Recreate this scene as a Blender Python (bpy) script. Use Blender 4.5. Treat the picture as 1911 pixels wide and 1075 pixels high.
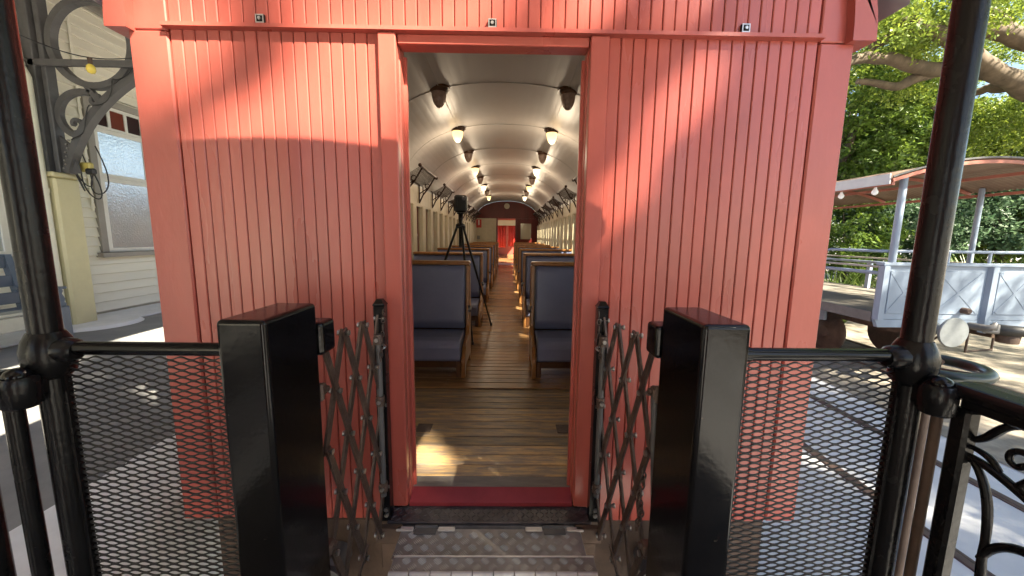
import bpy, math, random
import numpy as np
from mathutils import Vector, Matrix
random.seed(7); rng = np.random.default_rng(7)
for o in list(bpy.data.objects): bpy.data.objects.remove(o)
S = bpy.context.scene
COL = S.collection
R = math.radians
# ------------------------------------------------------------------ camera
FPX = 706.0
F = Vector((-7.5, -97, FPX)).normalized()
D = Vector((-66, 5130, FPX)); D = (D - F*D.dot(F)).normalized()
Xv = D.cross(F)
# rows of (Xv,F,-D) map world to camera (x right, y down, z forward)
row = lambda i: Vector((Xv[i], F[i], -D[i]))
right, down, fwd = row(0), row(1), row(2)
cam = bpy.data.cameras.new('camera'); camo = bpy.data.objects.new('camera', cam); COL.objects.link(camo)
m = Matrix.Identity(4)
for i in range(3):
    m[i][0] = right[i]; m[i][1] = -down[i]; m[i][2] = -fwd[i]
m[0][3], m[1][3], m[2][3] = 0.0, 0.0, 2.1
camo.matrix_world = m
cam.sensor_width = 36.0; cam.lens = FPX/1911*36; cam.clip_start = 0.02; cam.clip_end = 900
S.camera = camo
def ray(u, v):
    c = Vector(((u-955.5)/FPX, (v-537.5)/FPX, 1.0)); return right*c.x + down*c.y + fwd*c.z
def atY(u, v, Y): r = ray(u, v); return Vector((0, 0, 2.1)) + r*(Y/r.y)
# ------------------------------------------------------------------ world, sun, exposure
W = bpy.data.worlds.new('World'); S.world = W; W.use_nodes = True
wn = W.node_tree; bg = wn.nodes['Background']
sky = wn.nodes.new('ShaderNodeTexSky'); sky.sky_type = 'NISHITA'; sky.sun_disc = False
SUN = Vector((-1.0, 1.0, -1.35)).normalized()          # travel direction of the light
sky.sun_elevation = math.asin(-SUN.z); sky.sun_rotation = R(135)
sky.air_density = 1.0; sky.dust_density = 0.6; sky.ozone_density = 1.0
wn.links.new(sky.outputs[0], bg.inputs[0]); bg.inputs[1].default_value = 0.05
sl = bpy.data.lights.new('sun', 'SUN'); sl.energy = 5.0; sl.angle = R(0.6); sl.color = (1.0, 0.90, 0.70)
so = bpy.data.objects.new('sun', sl); COL.objects.link(so)
so.rotation_euler = SUN.to_track_quat('-Z', 'Y').to_euler(); so.location = (6, -6, 12)
S.view_settings.view_transform = 'Standard'; S.view_settings.look = 'None'
S.view_settings.exposure = 2.85; S.view_settings.gamma = 1.0
S.view_settings.use_curve_mapping = False

# ------------------------------------------------------------------ materials
MATS = {}
def mat(name, col, rough=0.5, metal=0.0, var=0.0, scale=8.0, bump=0.0, bscale=40.0, stretch=(1, 1, 1), col2=None,
        objvar=0.0, coat=0.0, chips=None, chip_t=0.70, chip_scale=30, spec=0.5, rvar=0.0, coords='Object', thr=None):
    if name in MATS: return MATS[name]
    M = bpy.data.materials.new(name); M.use_nodes = True; nt = M.node_tree; N = nt.nodes; L = nt.links
    b = N['Principled BSDF']
    b.inputs['Roughness'].default_value = rough; b.inputs['Metallic'].default_value = metal
    b.inputs['Specular IOR Level'].default_value = spec
    if coat: b.inputs['Coat Weight'].default_value = coat; b.inputs['Coat Roughness'].default_value = 0.15
    tc = N.new('ShaderNodeTexCoord'); mp = N.new('ShaderNodeMapping'); mp.inputs['Scale'].default_value = stretch
    if coords == 'World':
        g = N.new('ShaderNodeNewGeometry'); L.new(g.outputs['Position'], mp.inputs[0])
    else: L.new(tc.outputs['Object'], mp.inputs[0])
    c1 = (*col, 1); c2 = (*(col2 or [min(1, c*(1+var)) for c in col]), 1)
    if not col2: c1 = (*[c*(1-var) for c in col], 1)
    n = N.new('ShaderNodeTexNoise'); n.inputs['Scale'].default_value = scale; n.inputs['Detail'].default_value = 6; n.inputs['Roughness'].default_value = 0.65
    L.new(mp.outputs[0], n.inputs['Vector'])
    if objvar:
        oi = N.new('ShaderNodeObjectInfo'); add = N.new('ShaderNodeVectorMath'); add.operation = 'ADD'
        cb = N.new('ShaderNodeCombineXYZ'); mu = N.new('ShaderNodeMath'); mu.operation = 'MULTIPLY'; mu.inputs[1].default_value = 57.0
        L.new(oi.outputs['Random'], mu.inputs[0]); L.new(mu.outputs[0], cb.inputs[0]); L.new(mu.outputs[0], cb.inputs[1])
        L.new(mp.outputs[0], add.inputs[0]); L.new(cb.outputs[0], add.inputs[1]); L.new(add.outputs[0], n.inputs['Vector'])
    rp = N.new('ShaderNodeValToRGB'); rp.color_ramp.elements[0].position = thr[0] if thr else 0.3; rp.color_ramp.elements[1].position = thr[1] if thr else 0.7
    rp.color_ramp.elements[0].color = c1; rp.color_ramp.elements[1].color = c2
    L.new(n.outputs[0], rp.inputs[0]); cur = rp.outputs[0]
    if objvar:
        hs = N.new('ShaderNodeHueSaturation'); mr = N.new('ShaderNodeMapRange')
        mr.inputs[3].default_value = 1-objvar; mr.inputs[4].default_value = 1+objvar
        L.new(oi.outputs['Random'], mr.inputs[0]); L.new(mr.outputs[0], hs.inputs['Value']); L.new(cur, hs.inputs['Color']); cur = hs.outputs[0]
    if chips:
        n2 = N.new('ShaderNodeTexNoise'); n2.inputs['Scale'].default_value = chip_scale; n2.inputs['Detail'].default_value = 8; n2.inputs['Roughness'].default_value = 0.7
        L.new(mp.outputs[0], n2.inputs['Vector'])
        r2 = N.new('ShaderNodeValToRGB'); r2.color_ramp.elements[0].position = chip_t; r2.color_ramp.elements[1].position = chip_t+0.02
        L.new(n2.outputs[0], r2.inputs[0]); mx = N.new('ShaderNodeMix'); mx.data_type = 'RGBA'
        L.new(r2.outputs[0], mx.inputs[0]); L.new(cur, mx.inputs[6]); mx.inputs[7].default_value = (*chips, 1); cur = mx.outputs[2]
    L.new(cur, b.inputs['Base Color'])
    if rvar:
        m3 = N.new('ShaderNodeMapRange'); m3.inputs[3].default_value = max(0.02, rough-rvar); m3.inputs[4].default_value = rough+rvar
        n3 = N.new('ShaderNodeTexNoise'); n3.inputs['Scale'].default_value = scale*2.3; n3.inputs['Detail'].default_value = 5
        L.new(mp.outputs[0], n3.inputs['Vector']); L.new(n3.outputs[0], m3.inputs[0]); L.new(m3.outputs[0], b.inputs['Roughness'])
    if bump:
        n4 = N.new('ShaderNodeTexNoise'); n4.inputs['Scale'].default_value = bscale; n4.inputs['Detail'].default_value = 4
        L.new(mp.outputs[0], n4.inputs['Vector']); bp = N.new('ShaderNodeBump'); bp.inputs['Strength'].default_value = bump; bp.inputs['Distance'].default_value = 0.004
        L.new(n4.outputs[0], bp.inputs['Height']); L.new(bp.outputs[0], b.inputs['Normal'])
    MATS[name] = M; return M
def glass(name, tint, gloss=0.25, rough=0.03, emit=None, es=0.0, bump=0.0, bscale=60):
    M = bpy.data.materials.new(name); M.use_nodes = True; nt = M.node_tree; N = nt.nodes; L = nt.links
    N.remove(N['Principled BSDF']); out = N['Material Output']
    t = N.new('ShaderNodeBsdfTransparent'); t.inputs[0].default_value = (*tint, 1)
    g = N.new('ShaderNodeBsdfGlossy'); g.inputs['Roughness'].default_value = rough; g.inputs[0].default_value = (0.9, 0.92, 0.95, 1)
    mx = N.new('ShaderNodeMixShader'); mx.inputs[0].default_value = gloss
    L.new(t.outputs[0], mx.inputs[1]); L.new(g.outputs[0], mx.inputs[2]); L.new(mx.outputs[0], out.inputs[0])
    if bump:
        tc = N.new('ShaderNodeTexCoord'); n4 = N.new('ShaderNodeTexVoronoi'); n4.inputs['Scale'].default_value = bscale
        L.new(tc.outputs['Object'], n4.inputs['Vector']); bp = N.new('ShaderNodeBump'); bp.inputs['Strength'].default_value = bump; bp.inputs['Distance'].default_value = 0.01
        L.new(n4.outputs[0], bp.inputs['Height']); L.new(bp.outputs[0], g.inputs['Normal'])
    MATS[name] = M; return M
def emis(name, col, st):
    M = bpy.data.materials.new(name); M.use_nodes = True; b = M.node_tree.nodes['Principled BSDF']
    b.inputs['Base Color'].default_value = (0.8, 0.75, 0.65, 1); b.inputs['Emission Color'].default_value = (*col, 1); b.inputs['Emission Strength'].default_value = st
    MATS[name] = M; return M
def leafmat(name, c1, c2, tr=0.35):
    M = bpy.data.materials.new(name); M.use_nodes = True; nt = M.node_tree; N = nt.nodes; L = nt.links
    b = N['Principled BSDF']; b.inputs['Roughness'].default_value = 0.45
    at = N.new('ShaderNodeAttribute'); at.attribute_name = 'tone'
    rp = N.new('ShaderNodeValToRGB'); rp.color_ramp.elements[0].color = (*c1, 1); rp.color_ramp.elements[1].color = (*c2, 1)
    L.new(at.outputs['Fac'], rp.inputs[0]); L.new(rp.outputs[0], b.inputs['Base Color'])
    t = N.new('ShaderNodeBsdfTranslucent'); hs = N.new('ShaderNodeHueSaturation'); hs.inputs['Value'].default_value = 1.5; hs.inputs['Hue'].default_value = 0.48
    L.new(rp.outputs[0], hs.inputs['Color']); L.new(hs.outputs[0], t.inputs[0])
    mx = N.new('ShaderNodeMixShader'); mx.inputs[0].default_value = tr
    L.new(b.outputs[0], mx.inputs[1]); L.new(t.outputs[0], mx.inputs[2]); L.new(mx.outputs[0], N['Material Output'].inputs[0])
    MATS[name] = M; return M

RED = mat('red_paint', (0.36, 0.076, 0.057), 0.30, var=0.15, scale=2.0, bump=0.2, bscale=50, stretch=(1, 1, .35), rvar=0.10, coords='World', chips=(0.55, 0.26, 0.20), chip_t=0.715, chip_scale=20, spec=.5)
REDB = mat('red_board_paint', (0.36, 0.076, 0.057), 0.29, var=0.14, scale=2.0, bump=0.22, bscale=50, stretch=(1, 1, .2), rvar=0.10, objvar=0.04, spec=.5, coords='World', chips=(0.52, 0.24, 0.19), chip_t=0.715, chip_scale=20)
MAROON = mat('dark_red_varnish', (0.13, 0.018, 0.013), 0.35, spec=.2, var=0.2, scale=5, stretch=(1, 1, .3))
BLACK = mat('black_paint', (0.0085, 0.008, 0.0085), 0.25, spec=.2, var=0.3, scale=6, bump=0.35, bscale=45, rvar=0.10, chips=(0.20, 0.17, 0.13), chip_t=0.735, chip_scale=22)
BLACKS = mat('black_smooth_paint', (0.0045, 0.0042, 0.0048), 0.15, spec=.22, var=0.3, scale=6, bump=0.10, bscale=60, rvar=0.08, chips=(0.10, 0.08, 0.06), chip_t=0.69, chip_scale=30)
MESHM = mat('black_mesh_paint', (0.007, 0.0065, 0.007), 0.42, var=0.3)
IRON = mat('weathered_iron', (0.055, 0.032, 0.026), 0.42, metal=0.35, col2=(0.12, 0.085, 0.07), scale=18, bump=0.5, bscale=120, rvar=0.12)
RUST = mat('rusty_brown_steel', (0.05, 0.027, 0.018), 0.7, col2=(0.10, 0.062, 0.043), scale=9, bump=0.5, bscale=60)
STEEL = mat('bright_bolt_steel', (0.45, 0.43, 0.42), 0.35, metal=0.9, var=0.2, scale=40)
ALU = mat('worn_checker_aluminium', (0.20, 0.18, 0.17), 0.40, metal=0.35, col2=(0.36, 0.345, 0.34), scale=5, rvar=0.12)
ALUB = mat('aluminium_tread_bars', (0.54, 0.52, 0.51), 0.30, metal=0.35, var=0.15, scale=20)
DPLATE = mat('dark_tread_plate', (0.035, 0.033, 0.042), 0.35, metal=0.4, col2=(0.10, 0.09, 0.10), scale=14, rvar=0.12, chips=(0.35, 0.30, 0.27), chip_t=0.72, chip_scale=28)
PLANK = mat('worn_floor_plank', (0.24, 0.18, 0.135), 0.34, col2=(0.66, 0.41, 0.16), scale=4, stretch=(1.3, 9, 9), objvar=0.38, bump=0.5, bscale=30, rvar=0.12, thr=(.42, .68), chips=(0.03, 0.02, 0.015), chip_t=0.69, chip_scale=9)
PLANKF = mat('varnished_floor_plank', (0.20, 0.105, 0.05), 0.24, col2=(0.42, 0.22, 0.085), scale=4, stretch=(1, 7, 7), objvar=0.30, bump=0.3, bscale=30, rvar=0.1)
PLANKG = mat('grey_worn_plank', (0.12, 0.105, 0.10), 0.5, col2=(0.22, 0.19, 0.17), scale=6, stretch=(1, 6, 6), bump=0.4, bscale=40)
LEATHER = mat('blue_leather', (0.185, 0.20, 0.32), 0.24, col2=(0.215, 0.23, 0.36), scale=5, bump=0.25, bscale=25, rvar=0.06)
WOOD = mat('varnished_wood', (0.24, 0.10, 0.03), 0.3, col2=(0.46, 0.20, 0.06), scale=6, stretch=(2, 2, 2), objvar=0.1, chips=(0.03, 0.015, 0.008), chip_t=0.68, chip_scale=16)
WOODD = mat('dark_seat_wood', (0.05, 0.02, 0.010), 0.3, col2=(0.14, 0.055, 0.02), scale=6)
CEIL = mat('cream_gloss_ceiling', (0.53, 0.50, 0.475), 0.32, var=0.05, scale=1.5, spec=.28)
CREAM = mat('cream_interior_paint', (0.56, 0.46, 0.31), 0.4, var=0.1, scale=4)
RACK = mat('dark_bronze_rack', (0.055, 0.028, 0.018), 0.35, metal=0.5, var=0.3)
WBOARD = mat('cream_weatherboard', (0.80, 0.77, 0.66), 0.5, var=0.06, scale=2, stretch=(1, .3, 3), objvar=0.03, bump=0.15, bscale=30)
CREAMY = mat('yellow_cream_post', (0.60, 0.55, 0.34), 0.45, var=0.08, scale=3, bump=0.1)
PIPE = mat('white_cream_pipe', (0.74, 0.72, 0.60), 0.35, var=0.06, scale=3)
GREYW = mat('warm_grey_trim', (0.30, 0.28, 0.25), 0.5, var=0.1, scale=4)
WHITE = mat('white_window_paint', (0.74, 0.73, 0.69), 0.45, var=0.05)
DGREY = mat('dark_grey_iron', (0.085, 0.082, 0.085), 0.45, var=0.2, scale=6, bump=0.2)
BENCH = mat('blue_grey_bench_paint', (0.09, 0.115, 0.155), 0.4, var=0.12, scale=5)
BENCH_LIT = mat('sunlit_bench_paint', (0.42, 0.42, 0.36), 0.5, var=0.1, scale=5)  # bench paint lightened to stand for sunlight on the seat front
WAGON = mat('pale_blue_grey_paint', (0.19, 0.235, 0.31), 0.42, var=0.10, scale=2.5, bump=0.1, chips=(0.22, 0.15, 0.11), chip_t=0.76, chip_scale=9)
CORR = mat('corrugated_underside', (0.12, 0.07, 0.05), 0.55, col2=(0.24, 0.17, 0.13), scale=2, metal=0.1)
PINKR = mat('faded_red_frame', (0.34, 0.12, 0.085), 0.55, var=0.15, scale=5)
FASC = mat('pale_roof_edge', (0.40, 0.42, 0.44), 0.45, var=0.05)
DECK = mat('grey_wagon_deck', (0.16, 0.145, 0.125), 0.7, var=0.2, scale=4, bump=0.4)
CONC = mat('dusty_concrete', (0.46, 0.46, 0.475), 0.85, col2=(0.58, 0.575, 0.58), scale=1.6, bump=0.5, bscale=14, coords='World', chips=(0.16, 0.12, 0.09), chip_t=0.70, chip_scale=7)
ASPH = mat('platform_asphalt', (0.19, 0.19, 0.195), 0.85, col2=(0.27, 0.265, 0.26), scale=2.5, bump=0.5, bscale=50, coords='World')
KERB = mat('pale_platform_concrete', (0.78, 0.78, 0.79), 0.8, var=0.1, scale=3, bump=0.4, bscale=20)
LITTER = mat('leaf_litter_ground', (0.13, 0.11, 0.085), 0.9, col2=(0.27, 0.24, 0.20), scale=5, bump=0.9, bscale=18, coords='World')
RAILM = mat('rusty_rail', (0.075, 0.045, 0.035), 0.7, metal=0.0, var=0.25, scale=8)
BARK = mat('grey_brown_bark', (0.055, 0.040, 0.028), 0.9, col2=(0.14, 0.105, 0.075), scale=5, stretch=(1, 1, .4), bump=1.0, bscale=14)
RUBBER = mat('black_rubber', (0.02, 0.02, 0.022), 0.5)
TRIP = mat('black_tripod', (0.012, 0.012, 0.014), 0.35)
CLEARB = mat('clear_bulb', (0.8, 0.82, 0.85), 0.1)
YELB = mat('yellow_bulb_glass', (0.75, 0.58, 0.10), 0.2)
CURT = mat('red_curtain', (0.48, 0.03, 0.018), 0.6, var=0.2, scale=5, stretch=(5, 5, .4))
SIGNR = mat('red_notice', (0.55, 0.03, 0.02), 0.4)
PANE = glass('window_pane', (0.90, 0.93, 0.93), 0.12)
FROST = mat('patterned_glass', (0.58, 0.64, 0.68), 0.14, metal=0.65, col2=(0.74, 0.78, 0.80), scale=1.5, bump=1.0, bscale=38, spec=1.0, stretch=(1, 1, 1))
DGLASS = mat('dark_red_glass', (0.03, 0.008, 0.006), 0.45, spec=.2); RGLASS = mat('brown_red_glass', (0.16, 0.03, 0.012), 0.45, spec=.2)
LAMPON = emis('lit_lamp_glass', (1.0, 0.60, 0.20), 0.33)
LAMPON2 = emis('lit_cool_lamp_glass', (1.0, 0.82, 0.50), 0.33)
LAMPOFF = mat('unlit_lamp_glass', (0.42, 0.30, 0.25), 0.08, var=0.3, scale=30, coat=0.5)
LEAF_D = leafmat('dark_tree_leaves', (0.03, 0.07, 0.014), (0.17, 0.27, 0.04))
LEAF_L = leafmat('light_tree_leaves', (0.06, 0.12, 0.018), (0.27, 0.35, 0.05))
LEAF_B = leafmat('blue_green_leaves', (0.035, 0.085, 0.045), (0.14, 0.22, 0.12))
LEAF_S = leafmat('strap_leaves', (0.04, 0.085, 0.014), (0.17, 0.24, 0.06), 0.25)

# ------------------------------------------------------------------ mesh builder
class MB:
    def __init__(s): s.v = []; s.f = []; s.sm = []
    def add(s, vs, fs, smooth=False):
        o = len(s.v); s.v += [tuple(p) for p in vs]
        for f in fs: s.f.append([i+o for i in f]); s.sm.append(smooth)
        return s
    def box(s, x0, x1, y0, y1, z0, z1, c=0.0):
        if x0 > x1: x0, x1 = x1, x0
        if y0 > y1: y0, y1 = y1, y0
        if z0 > z1: z0, z1 = z1, z0
        if c <= 0:
            vs = [(x, y, z) for z in (z0, z1) for y in (y0, y1) for x in (x0, x1)]
            return s.add(vs, [(0, 2, 3, 1), (4, 5, 7, 6), (0, 1, 5, 4), (2, 6, 7, 3), (0, 4, 6, 2), (1, 3, 7, 5)])
        c = min(c, (x1-x0)*.49, (y1-y0)*.49, (z1-z0)*.49)
        import itertools
        P = {}; vs = []
        for sx, sy, sz in itertools.product((0, 1), repeat=3):
            X = (x0, x1)[sx]; Y = (y0, y1)[sy]; Z = (z0, z1)[sz]
            dx = c if sx == 0 else -c; dy = c if sy == 0 else -c; dz = c if sz == 0 else -c
            for ax, p in enumerate(((X, Y+dy, Z+dz), (X+dx, Y, Z+dz), (X+dx, Y+dy, Z))):
                P[(sx, sy, sz, ax)] = len(vs); vs.append(p)
        fs = []
        q = lambda ax, a, b, ordr: [P[tuple([a if i == ax else (b1, b2)[([j for j in range(3) if j != ax]).index(i)] for i in range(3)])+(ax,)] for b1, b2 in ordr]
        o1 = [(0, 0), (1, 0), (1, 1), (0, 1)]
        for ax in range(3):
            for a in (0, 1):
                f = q(ax, a, None, o1); fs.append(f)
        for ax in range(3):                      # edges parallel to ax
            o_ = [j for j in range(3) if j != ax]
            for a, b in itertools.product((0, 1), repeat=2):
                def k(t, axf):
                    d = [0, 0, 0]; d[ax] = t; d[o_[0]] = a; d[o_[1]] = b; return P[(*d, axf)]
                fs.append([k(0, o_[0]), k(1, o_[0]), k(1, o_[1]), k(0, o_[1])])
        for d in itertools.product((0, 1), repeat=3): fs.append([P[(*d, 0)], P[(*d, 1)], P[(*d, 2)]])
        return s.add(vs, fs)
    def tube(s, pts, r, n=10, cap=True, smooth=True, flat=None):
        """round (or flat = (a,b) elliptical) section swept along pts; r number or list"""
        pts = [Vector(p) for p in pts]; k = len(pts); rs = r if isinstance(r, (list, tuple)) else [r]*k
        ring = []; up = None; vs = []
        for i, p in enumerate(pts):
            t = (pts[min(i+1, k-1)] - pts[max(i-1, 0)]).normalized()
            if up is None:
                up = Vector((0, 0, 1)) if abs(t.z) < .9 else Vector((0, 1, 0))
            b = t.cross(up).normalized(); up = b.cross(t).normalized()
            for j in range(n):
                a = 2*math.pi*j/n; vs.append(p + (b*math.cos(a) + up*math.sin(a))*rs[i])
        fs = []
        for i in range(k-1):
            for j in range(n):
                fs.append((i*n+j, i*n+(j+1) % n, (i+1)*n+(j+1) % n, (i+1)*n+j))
        s.add(vs, fs, smooth)
        if cap:
            s.add(vs[:n], [tuple(range(n-1, -1, -1))]); s.add(vs[-n:], [tuple(range(n))])
        return s
    def strip(s, pts, normal, w, t):
        """flat bar: width w in the plane perpendicular to `normal`, thickness t along normal, along pts"""
        nrm = Vector(normal).normalized(); pts = [Vector(p) for p in pts]; k = len(pts); vs = []
        for i, p in enumerate(pts):
            tg = (pts[min(i+1, k-1)]-pts[max(i-1, 0)]).normalized(); sd = nrm.cross(tg).normalized()
            ww = w[i] if isinstance(w, (list, tuple)) else w
            for a, b in ((-1, -1), (1, -1), (1, 1), (-1, 1)): vs.append(p + sd*(a*ww/2) + nrm*(b*t/2))
        fs = [(3, 2, 1, 0), (4*k-4, 4*k-3, 4*k-2, 4*k-1)]
        for i in range(k-1):
            for j in range(4): fs.append((4*i+j, 4*i+(j+1) % 4, 4*i+4+(j+1) % 4, 4*i+4+j))
        return s.add(vs, fs)
    def lathe(s, prof, c=(0, 0, 0), n=16, axis='z', smooth=True):
        vs = []; k = len(prof)
        for r, h in prof:
            for j in range(n):
                a = 2*math.pi*j/n; x, y = r*math.cos(a), r*math.sin(a)
                p = (x, y, h) if axis == 'z' else ((h, x, y) if axis == 'x' else (y, h, x))
                vs.append((p[0]+c[0], p[1]+c[1], p[2]+c[2]))
        fs = [(i*n+j, i*n+(j+1) % n, (i+1)*n+(j+1) % n, (i+1)*n+j) for i in range(k-1) for j in range(n)]
        s.add(vs, fs, smooth)
        s.add(vs[:n], [tuple(range(n-1, -1, -1))]); s.add(vs[-n:], [tuple(range(n))]); return s
    def prism(s, poly, a0, a1, plane='yz'):
        """extrude polygon along the missing axis"""
        mk = {'yz': lambda p, a: (a, p[0], p[1]), 'xz': lambda p, a: (p[0], a, p[1]), 'xy': lambda p, a: (p[0], p[1], a)}[plane]
        n = len(poly); vs = [mk(p, a0) for p in poly] + [mk(p, a1) for p in poly]
        fs = [tuple(range(n-1, -1, -1)), tuple(range(n, 2*n))] + [(i, (i+1) % n, n+(i+1) % n, n+i) for i in range(n)]
        return s.add(vs, fs)
    def mesh(s, name, M, off=(0, 0, 0), fix=True):
        me = bpy.data.meshes.new(name); o = Vector(off)
        me.from_pydata([Vector(p)-o for p in s.v], [], s.f); me.materials.append(M)
        if any(s.sm): me.polygons.foreach_set('use_smooth', s.sm)
        me.update()
        if fix:
            import bmesh
            b = bmesh.new(); b.from_mesh(me); bmesh.ops.recalc_face_normals(b, faces=b.faces); b.to_mesh(me); b.free()
        return me
def thing(name, label, cat, loc, group=None):
    o = bpy.data.objects.new(name, None); COL.objects.link(o); o.location = loc; o.empty_display_size = .1
    o['label'] = label; o['category'] = cat
    if group: o['group'] = group
    return o
def base(o):
    return base(o.parent)+o.location if o.parent else Vector(o.location)
def part(name, mb, M, parent, label=None, fix=True):
    me = mb.mesh(name, M, base(parent), fix); o = bpy.data.objects.new(name, me); COL.objects.link(o); o.parent = parent
    if label: o['label'] = label
    return o
def inst(name, me, parent, loc):
    """share mesh data; loc in world coordinates"""
    o = bpy.data.objects.new(name, me); COL.objects.link(o); o.parent = parent; o.location = Vector(loc)-base(parent); return o
def solo(name, mb, M, loc, label, cat, group=None):
    me = mb.mesh(name, M, loc); o = bpy.data.objects.new(name, me); COL.objects.link(o); o.location = loc
    o['label'] = label; o['category'] = cat
    if group: o['group'] = group
    return o
def struct(name, mb, M):
    o = bpy.data.objects.new(name, mb.mesh(name, M)); COL.objects.link(o); o['kind'] = 'structure'; return o
def copy_tree(o, loc, label):
    c = o.copy(); COL.objects.link(c); c.location = loc; c['label'] = label
    for ch in o.children:
        d = ch.copy(); COL.objects.link(d); d.parent = c
        for g in ch.children:
            e = g.copy(); COL.objects.link(e); e.parent = d
    return c
def smooth(o, lv=2):
    b = o.modifiers.new('round', 'BEVEL'); return o
ORD = ['first', 'second', 'third', 'fourth', 'fifth', 'sixth', 'seventh', 'eighth']

# ================================================================== GROUND
g = MB(); g.add([(-1.62, -300, 0), (400, -300, 0), (400, 500, 0), (-1.62, 500, 0)], [(0, 1, 2, 3)]); g.add([(-400, -300, -.02), (-1.6, -300, -.02), (-1.6, 500, -.02), (-400, 500, -.02)], [(0, 1, 2, 3)])
struct('ground', g, CONC)
g = MB(); g.add([(4.75, -40, .006), (60, -40, .006), (60, 60, .006), (4.75, 60, .006)], [(0, 1, 2, 3)])
struct('leaf_strewn_ground', g, LITTER)
pl = MB(); pl.box(-30, -2.152, -30, 60, 0, .8); struct('station_platform', pl, ASPH)
pl = MB()
for i in range(46): pl.box(-2.15, -1.60, -10+i*1.0, -9.004+i*1.0, 0, .806, .008)
kb = struct('platform_edge_kerb', pl, KERB)
pl = MB()
pl.box(-6.28, -5.55, -8, 30, .80, .83, .01); struct('building_footing_kerb', pl, KERB)
for nm, x in (('railway_rail', 3.05), ('railway_rail', 4.14)):
    q = MB(); q.box(x-.035, x+.035, -20, 60, -.05, .012, .006)
    q.box(x+(.05 if x < 3.5 else -.05)-.012, x+(.05 if x < 3.5 else -.05)+.012, -20, 60, -.03, .009)
    solo(nm, q, RAILM, (x, 10, 0), 'rusty rail set in the pale ground, ' + ('nearer of the two beside the red carriage' if x < 3.5 else 'farther of the two, nearer the blue grey wagon'), 'rail', 'rails beside the carriage')
for x in (-.06-.533, -.06+.533):
    q = MB(); q.box(x-.035, x+.035, -20, 40, 0.0, .10, .008); solo('carriage_rail', q, RAILM, (x, 5, 0), 'rail underneath the red carriage, on the ' + ('platform' if x < -.06 else 'wagon') + ' side', 'rail', 'rails under the carriage')

# ================================================================== RED CARRIAGE
CX = -.056; Y0 = 1.54; FZ = .95; YE = 15.3
car = thing('railway_carriage', 'red timber passenger carriage with open end door in the centre of the view', 'carriage', (CX, 8.4, 0))
def roofz(x, crown=3.74, spring=2.95, hw=1.50):
    t = max(0.0, 1-((x-CX)/hw)**2); return spring + (crown-spring)*t**.5
bw = MB()                                            # backing of the end wall, behind the boards
bw.box(-1.40, -.46, 1.552, 1.60, .85, 2.85); bw.box(.335, 1.29, 1.552, 1.60, .85, 2.85)
n = 40; xs = [-1.40+2.69*i/n for i in range(n+1)]
bw.prism([(x, 2.83) for x in xs] + [(x, roofz(x)-.03) for x in reversed(xs)], 1.553, 1.60, 'xz')
wall = part('end_wall', bw, RED, car)
def board_mesh(w, h):
    b = MB(); c = .003
    b.prism([(-w/2, .012), (-w/2, c), (-w/2+c, 0), (w/2-c, 0), (w/2, c), (w/2, .012)], 0, h, 'xy'); return b
def boards(x0, x1, cnt, z0, z1f, gap=.0028):
    p = (x1-x0)/cnt
    cache = {}
    for i in range(cnt):
        xc = x0+p*(i+.5); h = z1f(xc)-z0; key = round(h, 2)
        if key not in cache: cache[key] = board_mesh(p-gap, h).mesh('board', REDB)
        inst('board', cache[key], wall, (xc, Y0+rng.uniform(-.001, .001), z0))
boards(-1.270, -.494, 17, .846, lambda x: 2.846)
boards(.374, 1.172, 17, .838, lambda x: 2.846)
boards(-1.270, 1.172, 53, 2.862, lambda x: roofz(x)-.04)
for s, (xa, xb) in enumerate(((-1.418, -1.2725), (1.1745, 1.307))):
    c = MB(); c.box(xa, xb, 1.533, 1.70, .84, 2.84, .006); part('corner_post', c, RED, car)
    c = MB(); c.box(xa, xb, 1.534, 1.70, 2.8425, 3.30, .004); part('upper_corner_post', c, RED, car)
d = MB(); d.prism([(1.541, 2.870), (1.513, 2.862), (1.512, 2.848), (1.541, 2.846)], -1.281, 1.178, 'yz'); part('drip_rail', d, RED, car)
for s, (xa, xb) in enumerate(((-1.470, -1.392), (1.270, 1.358))):
    c = MB(); zz = [2.835+.05*i for i in range(14)]
    sg = -1 if s == 0 else 1
    xi = xa if sg > 0 else xb; xo = xb if sg > 0 else xa
    left = [(xi - sg*.0012*i*i, z) for i, z in enumerate(zz)]; rightp = [(xo - sg*.0035*i*i*.6, z) for i, z in enumerate(zz)]
    c.prism(left+rightp[::-1], 1.500, 1.60, 'xz'); part('cornice_end', c, RED, car)
    c = MB(); c.box(xi+sg*.04, xo+sg*.022, 1.56, 1.66, 2.845, 2.93, .01); part('gutter_end', c, RED, car)
for xa, xb in ((-.494, -.427), (.303, .373)):
    c = MB(); c.box(xa, xb, 1.521, 1.565, .918, 2.845, .004); part('door_trim', c, RED, car)
for xa, xb, sg in ((-.480, -.424, 1), (.300, .36, -1)):
    c = MB(); c.box(xa, xb, 1.566, 1.635, .918, 2.845, .006)
    xe = xb if sg > 0 else xa
    c.box(xe-.001 if sg > 0 else xe-.012, xe+.012 if sg > 0 else xe+.001, 1.622, 1.634, .95, 2.80); part('door_jamb', c, RED, car)
c = MB(); c.box(-.4235, .2995, 1.536, 1.605, 2.81, 2.845, .003); part('door_lintel', c, RED, car)
c = MB(); c.prism([(1.537, .90), (1.537, .925), (1.605, .953), (1.605, .90)], -.4235, .2995, 'yz'); part('door_sill', c, mat('maroon_sill_paint', (0.27, 0.035, 0.042), .35, var=.15, scale=8, bump=.2, chips=(.30, .20, .17), chip_t=.74, chip_scale=12), car, 'worn maroon sill of the end door')
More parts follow.
